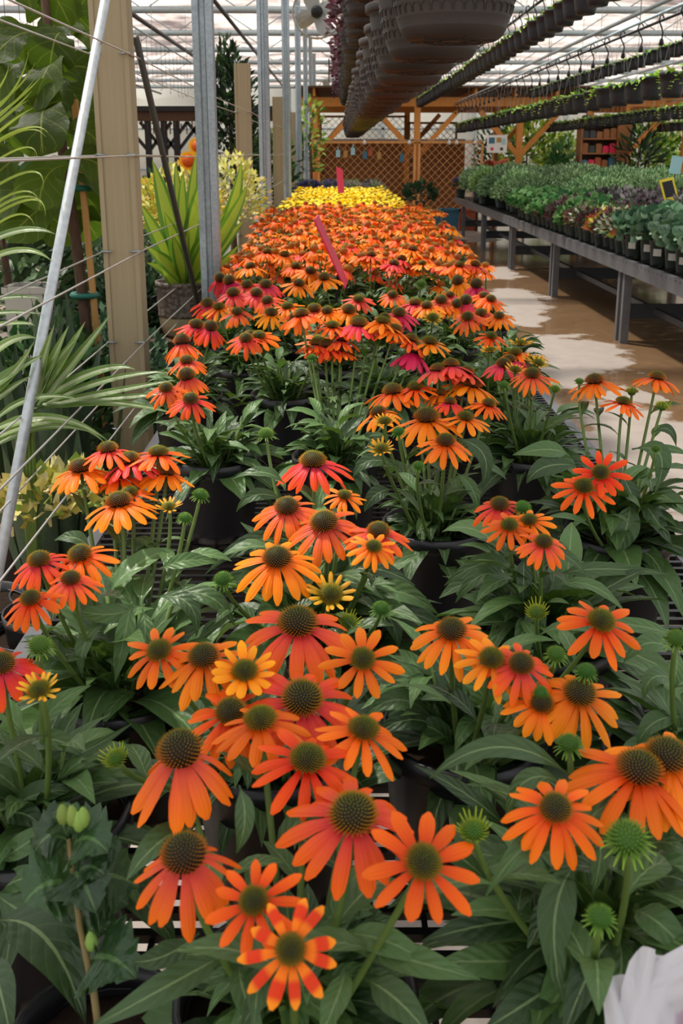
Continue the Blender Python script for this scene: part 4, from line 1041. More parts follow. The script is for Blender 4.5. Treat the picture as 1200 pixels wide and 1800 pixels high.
POIN = potted('potted_pink_flower', 80, .10, .16, g, .26, .20, 120, .14, ['#2f4a2c', '#3d5a36'], 'dark-leaved plant with a few pink blooms standing on the pale tub', 'flower', None, wid=.7, flowers=['#e07a7a', '#d86a70'], nf=6, fs=.06)
c = PD(738, 370, 18.6); place(POIN, (c.x, c.y, .54))
# far end of the bench: small purple, pink and white flowers
LAV = potted('potted_purple_flower', 81, .09, .15, g, .17, .16, 200, .05, ['#5a6f4a', '#6a7f5a'], 'purple flowering plant at the far left end of the coneflower bench', 'flower', 'purple plants at the far end of the bench', flowers=['#6a4fa8', '#8266c0'], nf=150, fs=.03)
PNK = potted('potted_pale_flower', 82, .09, .15, g, .17, .15, 200, .05, ['#7f9a66', '#93ab78'], 'pale green plant with small white and pink flowers beyond the yellow coneflowers', 'flower', 'pale plants at the far end of the bench', flowers=['#e6b0b8', '#f0ead8', '#b8a0d0'], nf=60, fs=.03)
for x in (-.42, -.1, .22, .54):
    for y in (14.95, 15.4, 15.85): place(LAV if (x < -.3 or R.random() < .3) else PNK, (x, y, BZ), R.uniform(0, 6), 1.15)
# notice board and terracotta pots
c = PD(873, 253, 21.3); p = thing('notice_board', (c.x, c.y, c.z), 'white notice board with small pictures beside the lattice', 'board')
mb = MB(); mb.box((0, 0, 0), (.42, .02, .36)); mb.build('panel', M['white'], p, smooth=False)
for i, (x, z, w, h, m) in enumerate(((-.11, .07, .12, .12, 'blue'), (.04, .08, .10, .10, 'stake'), (.14, .05, .08, .12, 'cyan'), (-.1, -.10, .06, .06, 'red'), (.1, -.10, .06, .06, 'darksteel'))):
    mb = MB(); mb.box((x, -.012, z), (w, .006, h)); mb.build('picture', M[m], p, smooth=False)
mb = MB(); mb.box((0, .03, -c.z / 2), (.05, .03, c.z)); mb.build('post', M['darkwood'], p, smooth=False)
p = thing('potting_table', (PD(872, 300, 20.9).x, 20.9, 0), 'dark table behind the shrubs holding terracotta pots', 'table')
mb = MB(); mb.box((0, 0, 1.08), (.9, .5, .05)); mb.build('table_top', M['darkwood'], p, smooth=False)
for sx in (-1, 1):
    for sy in (-1, 1): mb = MB(); mb.box((sx * .4, sy * .2, .53), (.05, .05, 1.06)); mb.build('leg', M['darkwood'], p, smooth=False)
mb = MB(); mb.lathe([(.07, 0), (.08, .005), (.115, .17), (.13, .172), (.135, .22), (.122, .222), (.11, .18)], 18, capb=True); tm = mb.mesh('terracotta_pot', M['terra'])
for px, py, s, tilt, lb in ((857, 290, 1.0, 1.2, 'terracotta pot lying on its side at the left of the table'), (872, 283, 1.25, .0, 'terracotta pot upright in the middle of the table'), (889, 281, 1.2, -.35, 'terracotta pot leaning at the right of the table')):
    c = PD(px, py, 20.8); tag(ob('terracotta_pot', tm, None, (c.x, c.y, 1.115 + (.12 * s * abs(math.sin(tilt)))), (tilt if tilt > 1 else 0, tilt if tilt < 1 else 0, 0), s), lb, 'pot')
# shelf of goods
c = PD(1046, 306, 21.0); p = thing('goods_shelf', (c.x, c.y, 0), 'brown wooden shelf unit stocked with packets behind the right bench', 'shelf')
W, Hh = .74, 2.25
for sx in (-1, 1): mb = MB(); mb.box((sx * W / 2 + (.12 if sx > 0 else 0), 0, Hh / 2), (.04 if sx < 0 else .28, .4, Hh)); mb.build('side_panel', M['shelfwood'], p, smooth=False)
mb = MB(); mb.box((0, .19, Hh / 2), (W, .02, Hh)); mb.build('back_panel', M['darkwood'], p, smooth=False)
r = random.Random(4); packs = []
for k in range(8):
    z = .1 + k * .29; mb = MB(); mb.box((0, 0, z), (W, .4, .03)); mb.build('shelf_board', M['shelfwood'], p, smooth=False)
    if k >= 3:
        x = -W / 2 + .09
        while x < W / 2 - .06:
            m = r.choice(['blue', 'white', 'terra', 'gpot', 'shelfwood', 'red', 'paper', 'darksteel']); h = r.uniform(.12, .2)
            mb = MB(); mb.box((0, 0, h / 2), (.12, .2, h)); mb.box((0, 0, h), (.08, .14, .03))
            tag(mb.build('seed_packet', M[m], smooth=False, loc=(c.x + x, c.y - .05, z + .016)), 'small boxed packet standing on the brown shelf unit', 'packet', 'packets on the shelf unit'); x += .14
# green planting behind
BGC = [['#649a38', '#9cc84a', '#48742e', '#cbe668'], ['#3f6836', '#527f40', '#6f984e'], ['#86b040', '#b0d858', '#dcf080', '#5a8a38'], ['#26402a', '#33522f', '#486a40']]
def bgplant(seed, px, d, ztop, rad, cols, ls, n, label, name='leafy_shrub', cat='shrub', zb=.0, wid=.5, loc=None):
    x = PD(px, 270, d).x if loc is None else loc; r = random.Random(seed)
    p = thing(name, (x, d, 0), label, cat)
    mb, _ = leafball(seed, n, rad, (ztop - zb) / 2, ls, cols, (ztop + zb) / 2, wid=wid, out=.6, shell=.35); mb.build('foliage', M['vleaf'], p)
    m2 = MB(); m2.tube([(0, 0, 0), (.02, .01, ztop * .4), (0, 0, ztop * .75)], [.04, .03, .015], 6); m2.build('trunk', M['bark'], p)
    return p
bgplant(1, 925, 26.6, 2.6, .8, BGC[0], .22, 500, 'bright green broad-leaved bush behind the timber post right of the lattice')
bgplant(2, 985, 29.4, 2.3, .8, BGC[2], .20, 500, 'yellow-green bush left of the goods shelf')
bgplant(3, 985, 21.0, 1.72, .30, BGC[1], .16, 400, 'dark shrub close to the left side of the goods shelf')
bgplant(4, 1122, 20.6, 2.2, .36, BGC[3], .34, 160, 'dark plant with long arching leaves right of the goods shelf', wid=.16)
bgplant(5, 1140, 26.6, 2.5, .8, BGC[0], .2, 500, 'tall green bush near the right edge behind the shrubs')
bgplant(6, 1205, 27.9, 2.6, .9, BGC[2], .22, 500, 'light green bush at the right edge behind the blue card')
bgplant(7, 875, 28.3, 2.5, .7, BGC[3], .2, 400, 'dark bush behind the notice board')
bgplant(8, 545, 18.2, 2.6, .26, BGC[2], .13, 120, 'pale green climbing plant on the left timber post', 'climbing_plant', 'plant', zb=.9)
bgplant(9, 528, 20.5, 2.2, .35, BGC[0], .16, 200, 'lime leafy plant between the far steel posts', zb=.5)
# ---------------------------------------------------------------- left side
def cz(px, d): return PD(px, 270, d).x
# tall dark conifer, and background greenery
bgplant(20, 405, 11.5, 2.75, .30, ['#22381f', '#2f4a2a', '#3b5a30', '#1a2c1a'], .12, 1500, 'tall narrow dark evergreen behind the second tan post', 'evergreen_tree', 'tree', .3, .35)
bgplant(21, 460, 15.5, 1.9, .5, ['#3f6a30', '#2f5028', '#5a8040'], .14, 600, 'dense green bush between the second and third tan posts')
bgplant(22, 480, 24, 2.0, .6, ['#6a9a3a', '#83b048', '#4a7830'], .16, 500, 'light green bush beyond the third tan post')
bgplant(23, 200, 5.6, 1.2, .34, ['#7f987a', '#5f7a58', '#a3b79a', '#465f42'], .05, 2200, 'silver-green small-leaved shrub left of the nearest tan post', wid=.5)
bgplant(24, 222, 5.4, .95, .25, ['#4a6a48', '#2f4a30', '#7f9a76', '#243a26'], .055, 2000, 'dark glossy shrub behind the patterned planter', wid=.5)
bgplant(25, 300, 4.2, .50, .22, ['#4a6a48', '#2f4a30', '#7fa076', '#38553a'], .05, 1800, 'low glossy green shrub right of the nearest tan post, below the planter', wid=.55)
bgplant(26, 185, 4.45, .85, .28, ['#4f7050', '#36523a', '#7d9a78'], .05, 1800, 'low green shrub behind the nearest tan post', wid=.55)
bgplant(27, 110, 5.8, 1.15, .40, ['#6f8a5f', '#a3b88f', '#4a6444'], .05, 1200, 'wispy grey-green shrub behind the bright brace pipe', wid=.45)
bgplant(28, 260, 9.5, 1.3, .5, ['#3f6238', '#2f4c2c', '#55783f'], .08, 1200, 'green shrub beyond the yellow-flecked croton')
# yellow-flecked croton behind the dracaena
bgplant(29, 300, 6.6, 1.44, .38, ['#f0e470', '#faf4a8', '#e0cc50', '#e8b860', '#b0b448'], .05, 1700, 'yellow-flecked bush glowing behind the broad striped leaves', wid=.55, zb=.7)
bgplant(30, 405, 7.2, 1.55, .26, ['#f4ec90', '#faf6c0', '#e0d460', '#b8c058'], .05, 600, 'yellow-flecked bush spreading right of the nearest steel post', wid=.55, zb=.8)
r = random.Random(8)
# patterned planter with striped dracaena on a low stand
dp = 5.15; base = PD(327, 588, dp); top = PD(327, 503, dp)
p = thing('plant_stand', (base.x, dp, 0), 'dark low stand under the patterned planter', 'stand')
mb = MB(); mb.box((0, 0, base.z - .02), (.5, .42, .04)); mb.build('stand_top', M['darkwood'], p, smooth=False)
for sx in (-1, 1):
    for sy in (-1, 1): mb = MB(); mb.box((sx * .21, sy * .17, (base.z - .04) / 2), (.04, .04, base.z - .04)); mb.build('leg', M['darkwood'], p, smooth=False)
p = thing('potted_dracaena', (base.x, dp, base.z), 'striped yellow-green broad-leaved plant in a patterned brown and cream planter', 'plant')
hh = top.z - base.z + .03; rr = .145
mb = MB(); mb.lathe([(rr * .70, 0), (rr * .80, .01), (rr * .92, hh * .22), (rr * .94, hh * .36)], 28, capb=True); mb.build('planter_base', M['cream'], p)
mb = MB(); mb.lathe([(rr * .95, hh * .36), (rr * .98, hh * .38), (rr * .98, hh * .42), (rr * .965, hh * .44), (rr * .99, hh * .82), (rr, hh * .84), (rr, hh * .88), (rr * .99, hh * .9), (rr * 1.03, hh * .93), (rr * 1.03, hh), (rr * .97, hh), (rr * .95, hh * .9)], 28); mb.build('planter_band', M['deco'], p)
for s in (-1, 1):
    mb = MB(); mb.tube([(s * rr * .98, 0, hh * .72), (s * (rr + .03), 0, hh * .68), (s * (rr + .035), 0, hh * .5), (s * rr * .97, 0, hh * .42)], .007, 6); mb.build('planter_handle', M['black'], p)
soil_mb(rr, hh).build('soil', M['soil'], p)
mb = MB(); o = Vector((base.x, dp, base.z))
def pd(x, y, d): return PD(x, y, d) - o
for (x1, y1, x2, y2, w, dd) in ((300, 400, 268, 282, .052, 0), (318, 390, 308, 283, .034, .08), (322, 400, 322, 300, .034, -.05), (335, 380, 345, 268, .034, .1), (338, 400, 362, 296, .045, -.06), (345, 390, 375, 280, .04, .05), (395, 400, 424, 282, .040, .0), (390, 415, 436, 322, .038, -.05), (285, 430, 246, 358, .038, -.03), (290, 440, 252, 395, .04, .1), (300, 470, 255, 432, .04, -.08), (300, 480, 258, 462, .034, -.05), (375, 450, 428, 388, .04, .08), (350, 440, 395, 375, .04, -.08), (375, 480, 420, 430, .036, .0), (362, 495, 392, 508, .03, -.1), (312, 440, 288, 372, .04, -.12), (350, 460, 372, 400, .042, -.12), (318, 465, 302, 410, .038, -.14), (310, 500, 282, 470, .03, -.12)):
    mb.leafpath([pd(325 + r.uniform(-6, 6), 505, dp), pd(x1, y1, dp + dd), pd(x2, y2, dp + dd * 1.6)], w, lambda t: max(.03, (.35 + .65 * min(1, t * 2.2)) * (1 - max(0, (t - .5) / .5) ** 2.0)), N=12, upv=(r.uniform(-.3, .3), -1, .2), fold=.22, r=r.random())
mb.build('foliage', M['drac'], p)
# sunflower ornaments
for i, (px, py, d, s) in enumerate(((346, 257, 8.6, .075), (331, 283, 8.4, .085))):
    c = PD(px, py, d); p = thing('sunflower_ornament', (c.x, d, 0), '%s orange sunflower garden ornament on a stake beyond the striped plant' % ('upper' if i == 0 else 'lower'), 'ornament')
    mb = MB()
    for k in range(16):
        a = 2 * PI * k / 16; mb.leaf((0, 0, 0), a, .1, .2, s, s * .22, petalp, N=4, nu=2, cfun=lambda t: lin('#f0b020'))
    mb.v = [(v[0], -v[2], v[1]) for v in mb.v]; o_ = mb.build('petals', M['petal'], p, loc=(0, 0, c.z))
    mb = MB(); mb.lathe([(s * .6, 0), (s * .5, .02), (.001, .03)], 14, col=lin('#d8551a')); mb.v = [(v[0], -v[2] - .01, v[1]) for v in mb.v]; mb.build('disc', M['cone'], p, loc=(0, 0, c.z))
    mb = MB(); mb.tube([(0, .02, 0), (0, .02, c.z)], .008, 5); mb.build('stake', M['stem'], p)
# far dark pavilion
dv = 26.0; xa, xb = cz(236, dv), cz(395, dv); zt = PD(300, 195, dv).z; zb = PD(300, 213, dv).z
p = thing('dark_pavilion', ((xa + xb) / 2, dv, 0), 'dark timber pavilion with a fringed roof edge, far behind on the left', 'pavilion'); ox = (xa + xb) / 2
mb = MB(); mb.box((0, 0, (zt + zb) / 2), (xb - xa + 2.6, .2, zt - zb)); mb.build('fascia', M['darkwood'], p, smooth=False)
mb = MB(); mb.box((0, 1.6, zt + .05), (xb - xa + 3, 3.6, .12)); mb.build('roof', M['black'], p, smooth=False)
for px in (262, 290, 312, 372):
    mb = MB(); mb.box((cz(px, dv) - ox, 0, zb / 2), (.15, .15, zb)); mb.build('post', M['black'], p, smooth=False)
    for s in (-1, 1): mb = MB(); mb.bar((cz(px, dv) - ox, 0, zb - .75), (cz(px, dv) - ox + s * .6, 0, zb - .02), .08, .08, upv=(0, 1, 0)); mb.build('brace', M['black'], p, smooth=False)
mb = MB()
for k in range(34): x = (xa - ox) - 1.0 + k * .14; mb.box((x, -.1, zb - .1 - .06 * (k % 3)), (.03, .02, .2))
o_ = mb.build('fringe', M['darkwood'], p, smooth=False)
# fiddle leaf fig
c = PD(135, 500, 3.95); p = thing('potted_fiddle_leaf_fig', (c.x, c.y, 0), 'tall fiddle-leaf fig with huge dark veined leaves at the upper left', 'tree'); o = Vector((c.x, c.y, 0))
pot_mb(.19, .40, 28).build('pot', M['pot'], p); soil_mb(.19, .40).build('soil', M['soil'], p)
mb = MB(); mb.tube([(.06, 0, .36), (.03, 0, .8), (.01, .0, 1.2), (-.03, 0, 1.7), (-.06, 0, 2.5)], [.026, .024, .022, .02, .012], 8); mb.build('trunk', M['bark'], p)
mb = MB(); mb.bar((.085, -.01, .36), (.045, -.02, 1.75), .022, .022); mb.build('support_stake', M['stake'], p, smooth=False)
for z in (1.42, 1.0): mb = MB(); mb.tube([(.03 + .05 * math.cos(a), -.005 + .04 * math.sin(a), z) for a in [j * .524 for j in range(13)]], .012, 5); mb.build('tie_band', m_plain('green_tie', '#1f6a5a', .6), p)
mb = MB(); rf = random.Random(12)
for (bx, by, tx, ty, w, dd) in ((70, 60, 0, 100, .13, -.1), (60, 30, 40, 0, .12, 0), (100, 110, 60, 190, .12, -.2), (110, 60, 95, 105, .13, -.1), (40, 110, 0, 170, .12, -.1), (125, 40, 160, 20, .11, .1), (130, 60, 165, 90, .10, .1), (105, 130, 165, 140, .10, .0), (60, 160, 105, 210, .13, -.15), (75, 250, 110, 180, .12, -.25), (85, 190, 75, 270, .15, -.3), (125, 200, 60, 275, .13, -.2), (20, 190, 30, 250, .12, -.1), (120, 230, 165, 260, .11, .0), (90, 290, 150, 300, .12, -.1), (120, 290, 85, 345, .13, -.15), (130, 300, 170, 320, .10, .0), (110, 320, 165, 372, .12, .1), (60, 330, 10, 360, .13, 0), (90, 360, 40, 400, .13, -.1), (110, 350, 150, 395, .12, .1), (40, 280, 0, 310, .13, .05), (120, 140, 150, 190, .12, .1), (130, 170, 168, 215, .11, .15), (60, 100, 110, 60, .13, .15), (30, 60, 70, 110, .13, .15), (10, 220, 70, 240, .13, .1), (50, 40, 100, 20, .12, .2), (60, 370, 110, 410, .12, .1), (20, 330, 60, 390, .12, .15), (80, 130, 125, 165, .13, .2), (80, 210, 140, 235, .13, .2), (60, 300, 115, 330, .13, .2), (30, 140, 60, 190, .13, .1), (0, 30, 30, 90, .13, .1), (-30, 120, 20, 220, .13, .1), (-30, 250, 10, 340, .13, .1), (100, 10, 150, 50, .12, .2), (60, -30, 110, 30, .12, .1)):
    a = PD(bx, by, 3.95 + dd) - o; e = PD(tx, ty, 3.95 + dd * 1.5 + rf.uniform(-.12, .05)) - o
    if (e - a).length < .2: e = a + (e - a).normalized() * .22
    m_ = (a + e) * .5 + Vector((rf.uniform(-.03, .03), rf.uniform(-.08, .02), .04))
    mb.leafpath([a, m_, e], w * rf.uniform(.75, .95), fiddle, N=12, upv=(rf.uniform(-.5, .5), -1, rf.uniform(-.2, .9)), fold=.12, wave=.12, wf=2.5, nu=6, r=rf.random())
mb.build('foliage', M['fig'], p)
# striped palm-like plant
pc = PD(35, 760, 2.55); p = thing('potted_striped_palm', (pc.x, pc.y, 0), 'palm with long pale-striped arching blades at the left edge', 'plant'); o = Vector((pc.x, pc.y, 0))
pot_mb(.13, .24, 24).build('pot', M['pot'], p); soil_mb(.13, .24).build('soil', M['soil'], p)
mb = MB(); rp = random.Random(6)
def fr(b, m, e, w, d0, d1, d2=None, s=1):
    mb.leafpath([PD(b[0], b[1], d0) - o, PD(m[0], m[1], (d0 + d1) / 2) - o, PD(e[0], e[1], d1) - o], w, blade, N=14, upv=(rp.uniform(-.25, .25), -.75, .75), fold=.28, r=rp.random())
for e, m, w in (((195, 552), (135, 630), .020), ((150, 565), (105, 640), .022), ((121, 572), (90, 640), .022), ((96, 570), (75, 640), .020), ((238, 650), (165, 655), .018), ((300, 655), (190, 668), .013), ((310, 668), (200, 688), .013), ((308, 690), (200, 700), .013), ((310, 728), (190, 708), .014), ((140, 590), (90, 650), .018)):
    fr((55 + rp.uniform(-8, 8), 715 + rp.uniform(-6, 8)), m, e, w, 2.55, 2.5)
for b_, m, e, w in (((-20, 760), (90, 735), (190, 775), .016), ((-20, 775), (100, 742), (185, 780), .014), ((-20, 790), (70, 752), (160, 760), .014), ((-10, 740), (60, 700), (150, 705), .012), ((-30, 690), (30, 650), (75, 625), .02), ((-30, 700), (20, 660), (60, 600), .018), ((-30, 640), (20, 600), (65, 595), .018), ((-30, 720), (10, 690), (55, 660), .018)):
    fr(b_, m, e, w, 2.5, 2.45)
for b_, m, e, w in (((-30, 432), (40, 405), (98, 412), .014), ((-30, 462), (40, 440), (92, 460), .012), ((-30, 530), (30, 522), (78, 527), .009), ((-30, 553), (30, 549), (75, 553), .008), ((-30, 575), (30, 568), (62, 573), .008)):
    fr(b_, m, e, w, 2.55, 2.5)
for k in range(0):
    a = rp.uniform(0, 6.28); mb.leaf((.03 * math.cos(a), .03 * math.sin(a), .22), a, 1.35, rp.uniform(.2, .6), rp.uniform(.4, .6), .016, blade, N=10, fold=.3, r=rp.random())
mb.build('foliage', M['palm'], p)
mb = MB()
for k in range(5): mb.tube([(0, 0, .2), PD(30 + 7 * k, 770, 2.55) - o, PD(50 + 3 * k, 718, 2.55) - o], .006, 5)
mb.build('stem', M['stem'], p)
# thin bright grass-like plant in the upper left corner
pc = PD(-70, 640, 2.75); p = thing('potted_grass_palm', (pc.x, pc.y, 0), 'thin bright yellow-green grassy fronds reaching in from the left edge', 'plant'); o = Vector((pc.x, pc.y, 0))
pot_mb(.13, .24, 24).build('pot', M['pot'], p); soil_mb(.13, .24).build('soil', M['soil'], p)
mb = MB()
for e, m, w in (((50, 92), (15, 170), .006), ((62, 110), (20, 165), .006), ((75, 132), (20, 185), .007), ((64, 134), (15, 190), .006), ((56, 160), (15, 200), .007), ((50, 176), (10, 205), .006), ((58, 190), (10, 222), .007), ((84, 232), (30, 230), .006), ((80, 240), (30, 233), .005), ((15, 115), (-5, 160), .006), ((65, 275), (30, 263), .005), ((76, 332), (45, 303), .006), ((72, 362), (30, 338), .005), ((80, 380), (45, 352), .006), ((75, 355), (20, 352), .007), ((60, 395), (20, 380), .006)):
    mb.leafpath([PD(-60, m[1] + 60, 2.7) - o, PD(m[0], m[1], 2.62) - o, PD(e[0], e[1], 2.55) - o], w * .72, blade, N=12, upv=(rp.uniform(-.3, .3), -1, .3), fold=.2, r=rp.random())
for (x, y) in ((-60, 200), (-60, 300), (-60, 400)): mb.tube([(0, 0, .2), PD(-66, 520, 2.72) - o, PD(x, y, 2.7) - o], .006, 5, m=1)
mb.build('foliage', [M['grass'], M['stem']], p)
# snake plants, variegated creeper pots and planters at the left edge
def snake(px, d, zt, label, n=8, seed=0):
    x = cz(px, d); p = thing('potted_snake_plant', (x, d, 0), label, 'plant'); rs = random.Random(seed)
    pot_mb(.12, .22, 22).build('pot', M['pot'], p); soil_mb(.12, .22).build('soil', M['soil'], p); mb = MB()
    for k in range(n):
        a = rs.uniform(0, 6.28); q = rs.uniform(.01, .07); mb.leaf((math.cos(a) * q, math.sin(a) * q, .19), a, 1.5 - q * 2, rs.uniform(-.1, .15), (zt - .2) * rs.uniform(.75, 1), .032, lambda t: max(.03, (.7 + .3 * math.sin(PI * t)) * (1 - max(0, (t - .6) / .4) ** 1.6)), N=10, fold=.2, curl=-.2, twist=rs.uniform(-.8, .8), r=rs.random())
    mb.build('foliage', M['snake'], p)
snake(48, 3.2, 1.18, 'tall snake plant with dark mottled blades behind the striped palm', 7, 1)
snake(112, 3.3, 1.12, 'snake plant with a single high pointed blade right of the bright brace pipe', 6, 2)
snake(20, 2.85, .80, 'snake plant low at the left edge under the striped blades', 9, 3)
snake(75, 2.9, .75, 'snake plant behind the yellow-edged creeper', 8, 4)
snake(-20, 3.4, 1.1, 'dark snake plant mostly outside the left edge, behind the thin fronds', 9, 5)
snake(-5, 3.9, 1.0, 'snake plant in the shade beside the pale planter', 9, 6)
bgplant(42, 60, 3.85, .95, .30, ['#2c4a2a', '#3f6236', '#55783f'], .07, 900, 'low dark shrub between the snake plants and the pale planter', wid=.5)
bgplant(43, 20, 6.0, 1.2, .45, ['#3a5a34', '#5d7d48', '#2a4428'], .08, 900, 'dark shrub in front of the slatted benches', wid=.5)
VC = potted('potted_variegated_creeper', 90, .11, .30, M['pot'], .13, .07, 130, .045, ['#d9cf78', '#ece4a8', '#7f9a3c', '#b8b050'], 'yellow-edged round-leaved creeper at the lower left by the brace pipe', 'plant', None, wid=.8, zc=.62)
place(VC, (cz(75, 2.62), 2.62, 0)); 
VC2 = copy_tree(VC); VC2.location = (cz(5, 2.55), 2.55, 0); VC2['label'] = 'second yellow-edged creeper cut off by the left edge'
p = thing('pale_planter', (cz(35, 4.6), 4.6, 0), 'pale tall square planter behind the snake plants at the left edge', 'planter')
zt = PD(35, 502, 4.6).z; mb = MB(); mb.box((0, 0, zt / 2), (.19, .19, zt - .03)); mb.build('planter_body', M['stone'], p, smooth=False)
mb = MB()
for s in (-1, 1): mb.box((s * .09, 0, zt - .01), (.025, .21, .03)); mb.box((0, s * .09, zt - .01), (.21, .025, .03))
mb.build('rim', M['stone'], p, smooth=False)
for k, (px, d, w) in enumerate(((60, 7.2, 1.5), (40, 9.0, 2.0))):
    p = thing('potting_bench', (cz(px, d), d, 0), ('dark slatted bench behind the fig at the left edge', 'second dark bench farther behind the fig')[k], 'bench')
    for j in range(6): mb = MB(); mb.box((0, -.35 + j * .14, .88), (w, .12, .035)); mb.build('slat', M['darksteel'], p, smooth=False)
    mb = MB(); mb.box((0, 0, .35), (w - .1, .6, .03)); mb.build('lower_shelf', M['darksteel'], p, smooth=False)
    for sx in (-1, 0, 1):
        for sy in (-1, 1): mb = MB(); mb.box((sx * (w / 2 - .05), sy * .33, .43), (.05, .05, .86)); mb.build('leg', M['darksteel'], p, smooth=False)
for k, (px, d) in enumerate(((150, 3.0), (100, 3.05))):
    pass
bgplant(40, 185, 3.05, .50, .22, ['#4a6a40', '#64844f', '#35502f'], .05, 500, 'small green weedy plant at the foot of the nearest tan post', wid=.6)
bgplant(41, -10, 4.9, 1.6, .40, ['#2a4226', '#3b5634', '#4a6a3c'], .12, 700, 'dark bush mostly outside the left edge')
# hibiscus seedling with toothed leaves at the lower left, white bloom at the lower right
def toothed(t):
    b0 = ovate(t); return b0 * (1 + .42 * (.5 - ((t * 7) % 1))) if .1 < t < .97 else b0
c = PZ(175, 1800, RZ - .02); p = thing('potted_hibiscus', (c.x, c.y, BZ), 'woody hibiscus stem with toothed leaves and green buds at the lower left', 'plant'); o = Vector((c.x, c.y, BZ))
pot_mb(.075, .16, 22).build('pot', M['pot'], p); soil_mb(.075, .16).build('soil', M['soil'], p)
zs = zcof(c); 
def px3(x, y, z): return EYE + ray(x, y) * z - o
mb = MB(); mb.tube([(0, 0, .13), px3(165, 1745, zs + .0), px3(140, 1625, zs + .02), px3(128, 1530, zs + .02), px3(120, 1475, zs + .02)], [.0032, .003, .0027, .0024, .002], 7); mb.build('stem', M['twig'], p)
mb = MB(); rh = random.Random(3)
for (bx, by, tx, ty, w, dz) in ((125, 1535, 168, 1605, .026, -.03), (130, 1560, 245, 1560, .030, .02), (135, 1600, 225, 1590, .026, .01), (125, 1490, 190, 1500, .024, -.02), (150, 1690, 240, 1720, .028, -.03), (155, 1720, 215, 1665, .024, .02), (120, 1480, 60, 1500, .022, 0), (130, 1560, 40, 1590, .03, -.02), (125, 1550, 185, 1540, .02, -.02), (145, 1660, 190, 1640, .018, .0), (120, 1470, 135, 1440, .012, 0), (118, 1475, 95, 1445, .012, 0)):
    a, e = px3(bx, by, zs + .02), px3(tx, ty, zs + .02 + dz); mb.leafpath([a, (a + e) * .5 + Vector((0, 0, .012)), e], w, toothed, N=21, upv=(0, -.45, .9), fold=.15, wave=.12, wf=4, r=rh.random())
mb.build('foliage', M['leaf2'], p)
for (x, y) in ((128, 1452), (112, 1450), (148, 1455), (162, 1672), (140, 1462)):
    q = px3(x, y, zs + .01); mb = MB(); mb.lathe([(.001, 0), (.004, .003), (.0055, .009), (.004, .015), (.001, .02)], 10, q, col=lin('#8aa650')); mb.build('bud', M['vleaf'], p)
wc = EYE + ray(1165, 1735) * .66
p = thing('potted_white_hibiscus', (wc.x + .03, wc.y - .02, BZ), 'large ruffled white bloom cut off by the lower right corner', 'flower'); o = Vector((wc.x + .03, wc.y - .02, BZ))
pot_mb(.075, .16, 22).build('pot', M['pot'], p); soil_mb(.075, .16).build('soil', M['soil'], p)
cc = EYE + ray(1215, 1800) * .64 - o
mb = MB(); mb.tube([(0, 0, .13), (cc * .6), cc + Vector((.01, .01, -.01))], [.005, .004, .0035], 7); mb.build('stem', M['stem'], p)
def wp(t): return min(1, .25 + 1.2 * t) * (1 if t < .78 else math.sqrt(max(.02, 1 - ((t - .78) / .225) ** 2)))
for (tx, ty, w, zz) in ((1150, 1690, .036, .64), (1090, 1755, .034, .63), (1070, 1830, .034, .62), (1230, 1690, .036, .64), (1290, 1760, .036, .63)):
    e = EYE + ray(tx, ty) * zz - o; m_ = (cc + e) * .5 + (EYE - (o + cc)).normalized() * .012
    mb = MB(); mb.leafpath([cc, m_, e], w, wp, N=20, upv=(EYE - (o + cc)).normalized(), fold=.0, wave=.16, wf=3.5, nu=10, cfun=lambda t: lin('#d9d6da') if t > .2 else lin('#c8b4c2'), r=rh.random()); mb.build('petal', M['whitepetal'], p)
mb = MB()
for a in range(6): mb.leaf((0, 0, .16), a * 1.05, .5, .8, .11, .03, toothed, N=16, fold=.15, r=rh.random())
mb.build('foliage', M['leaf2'], p)
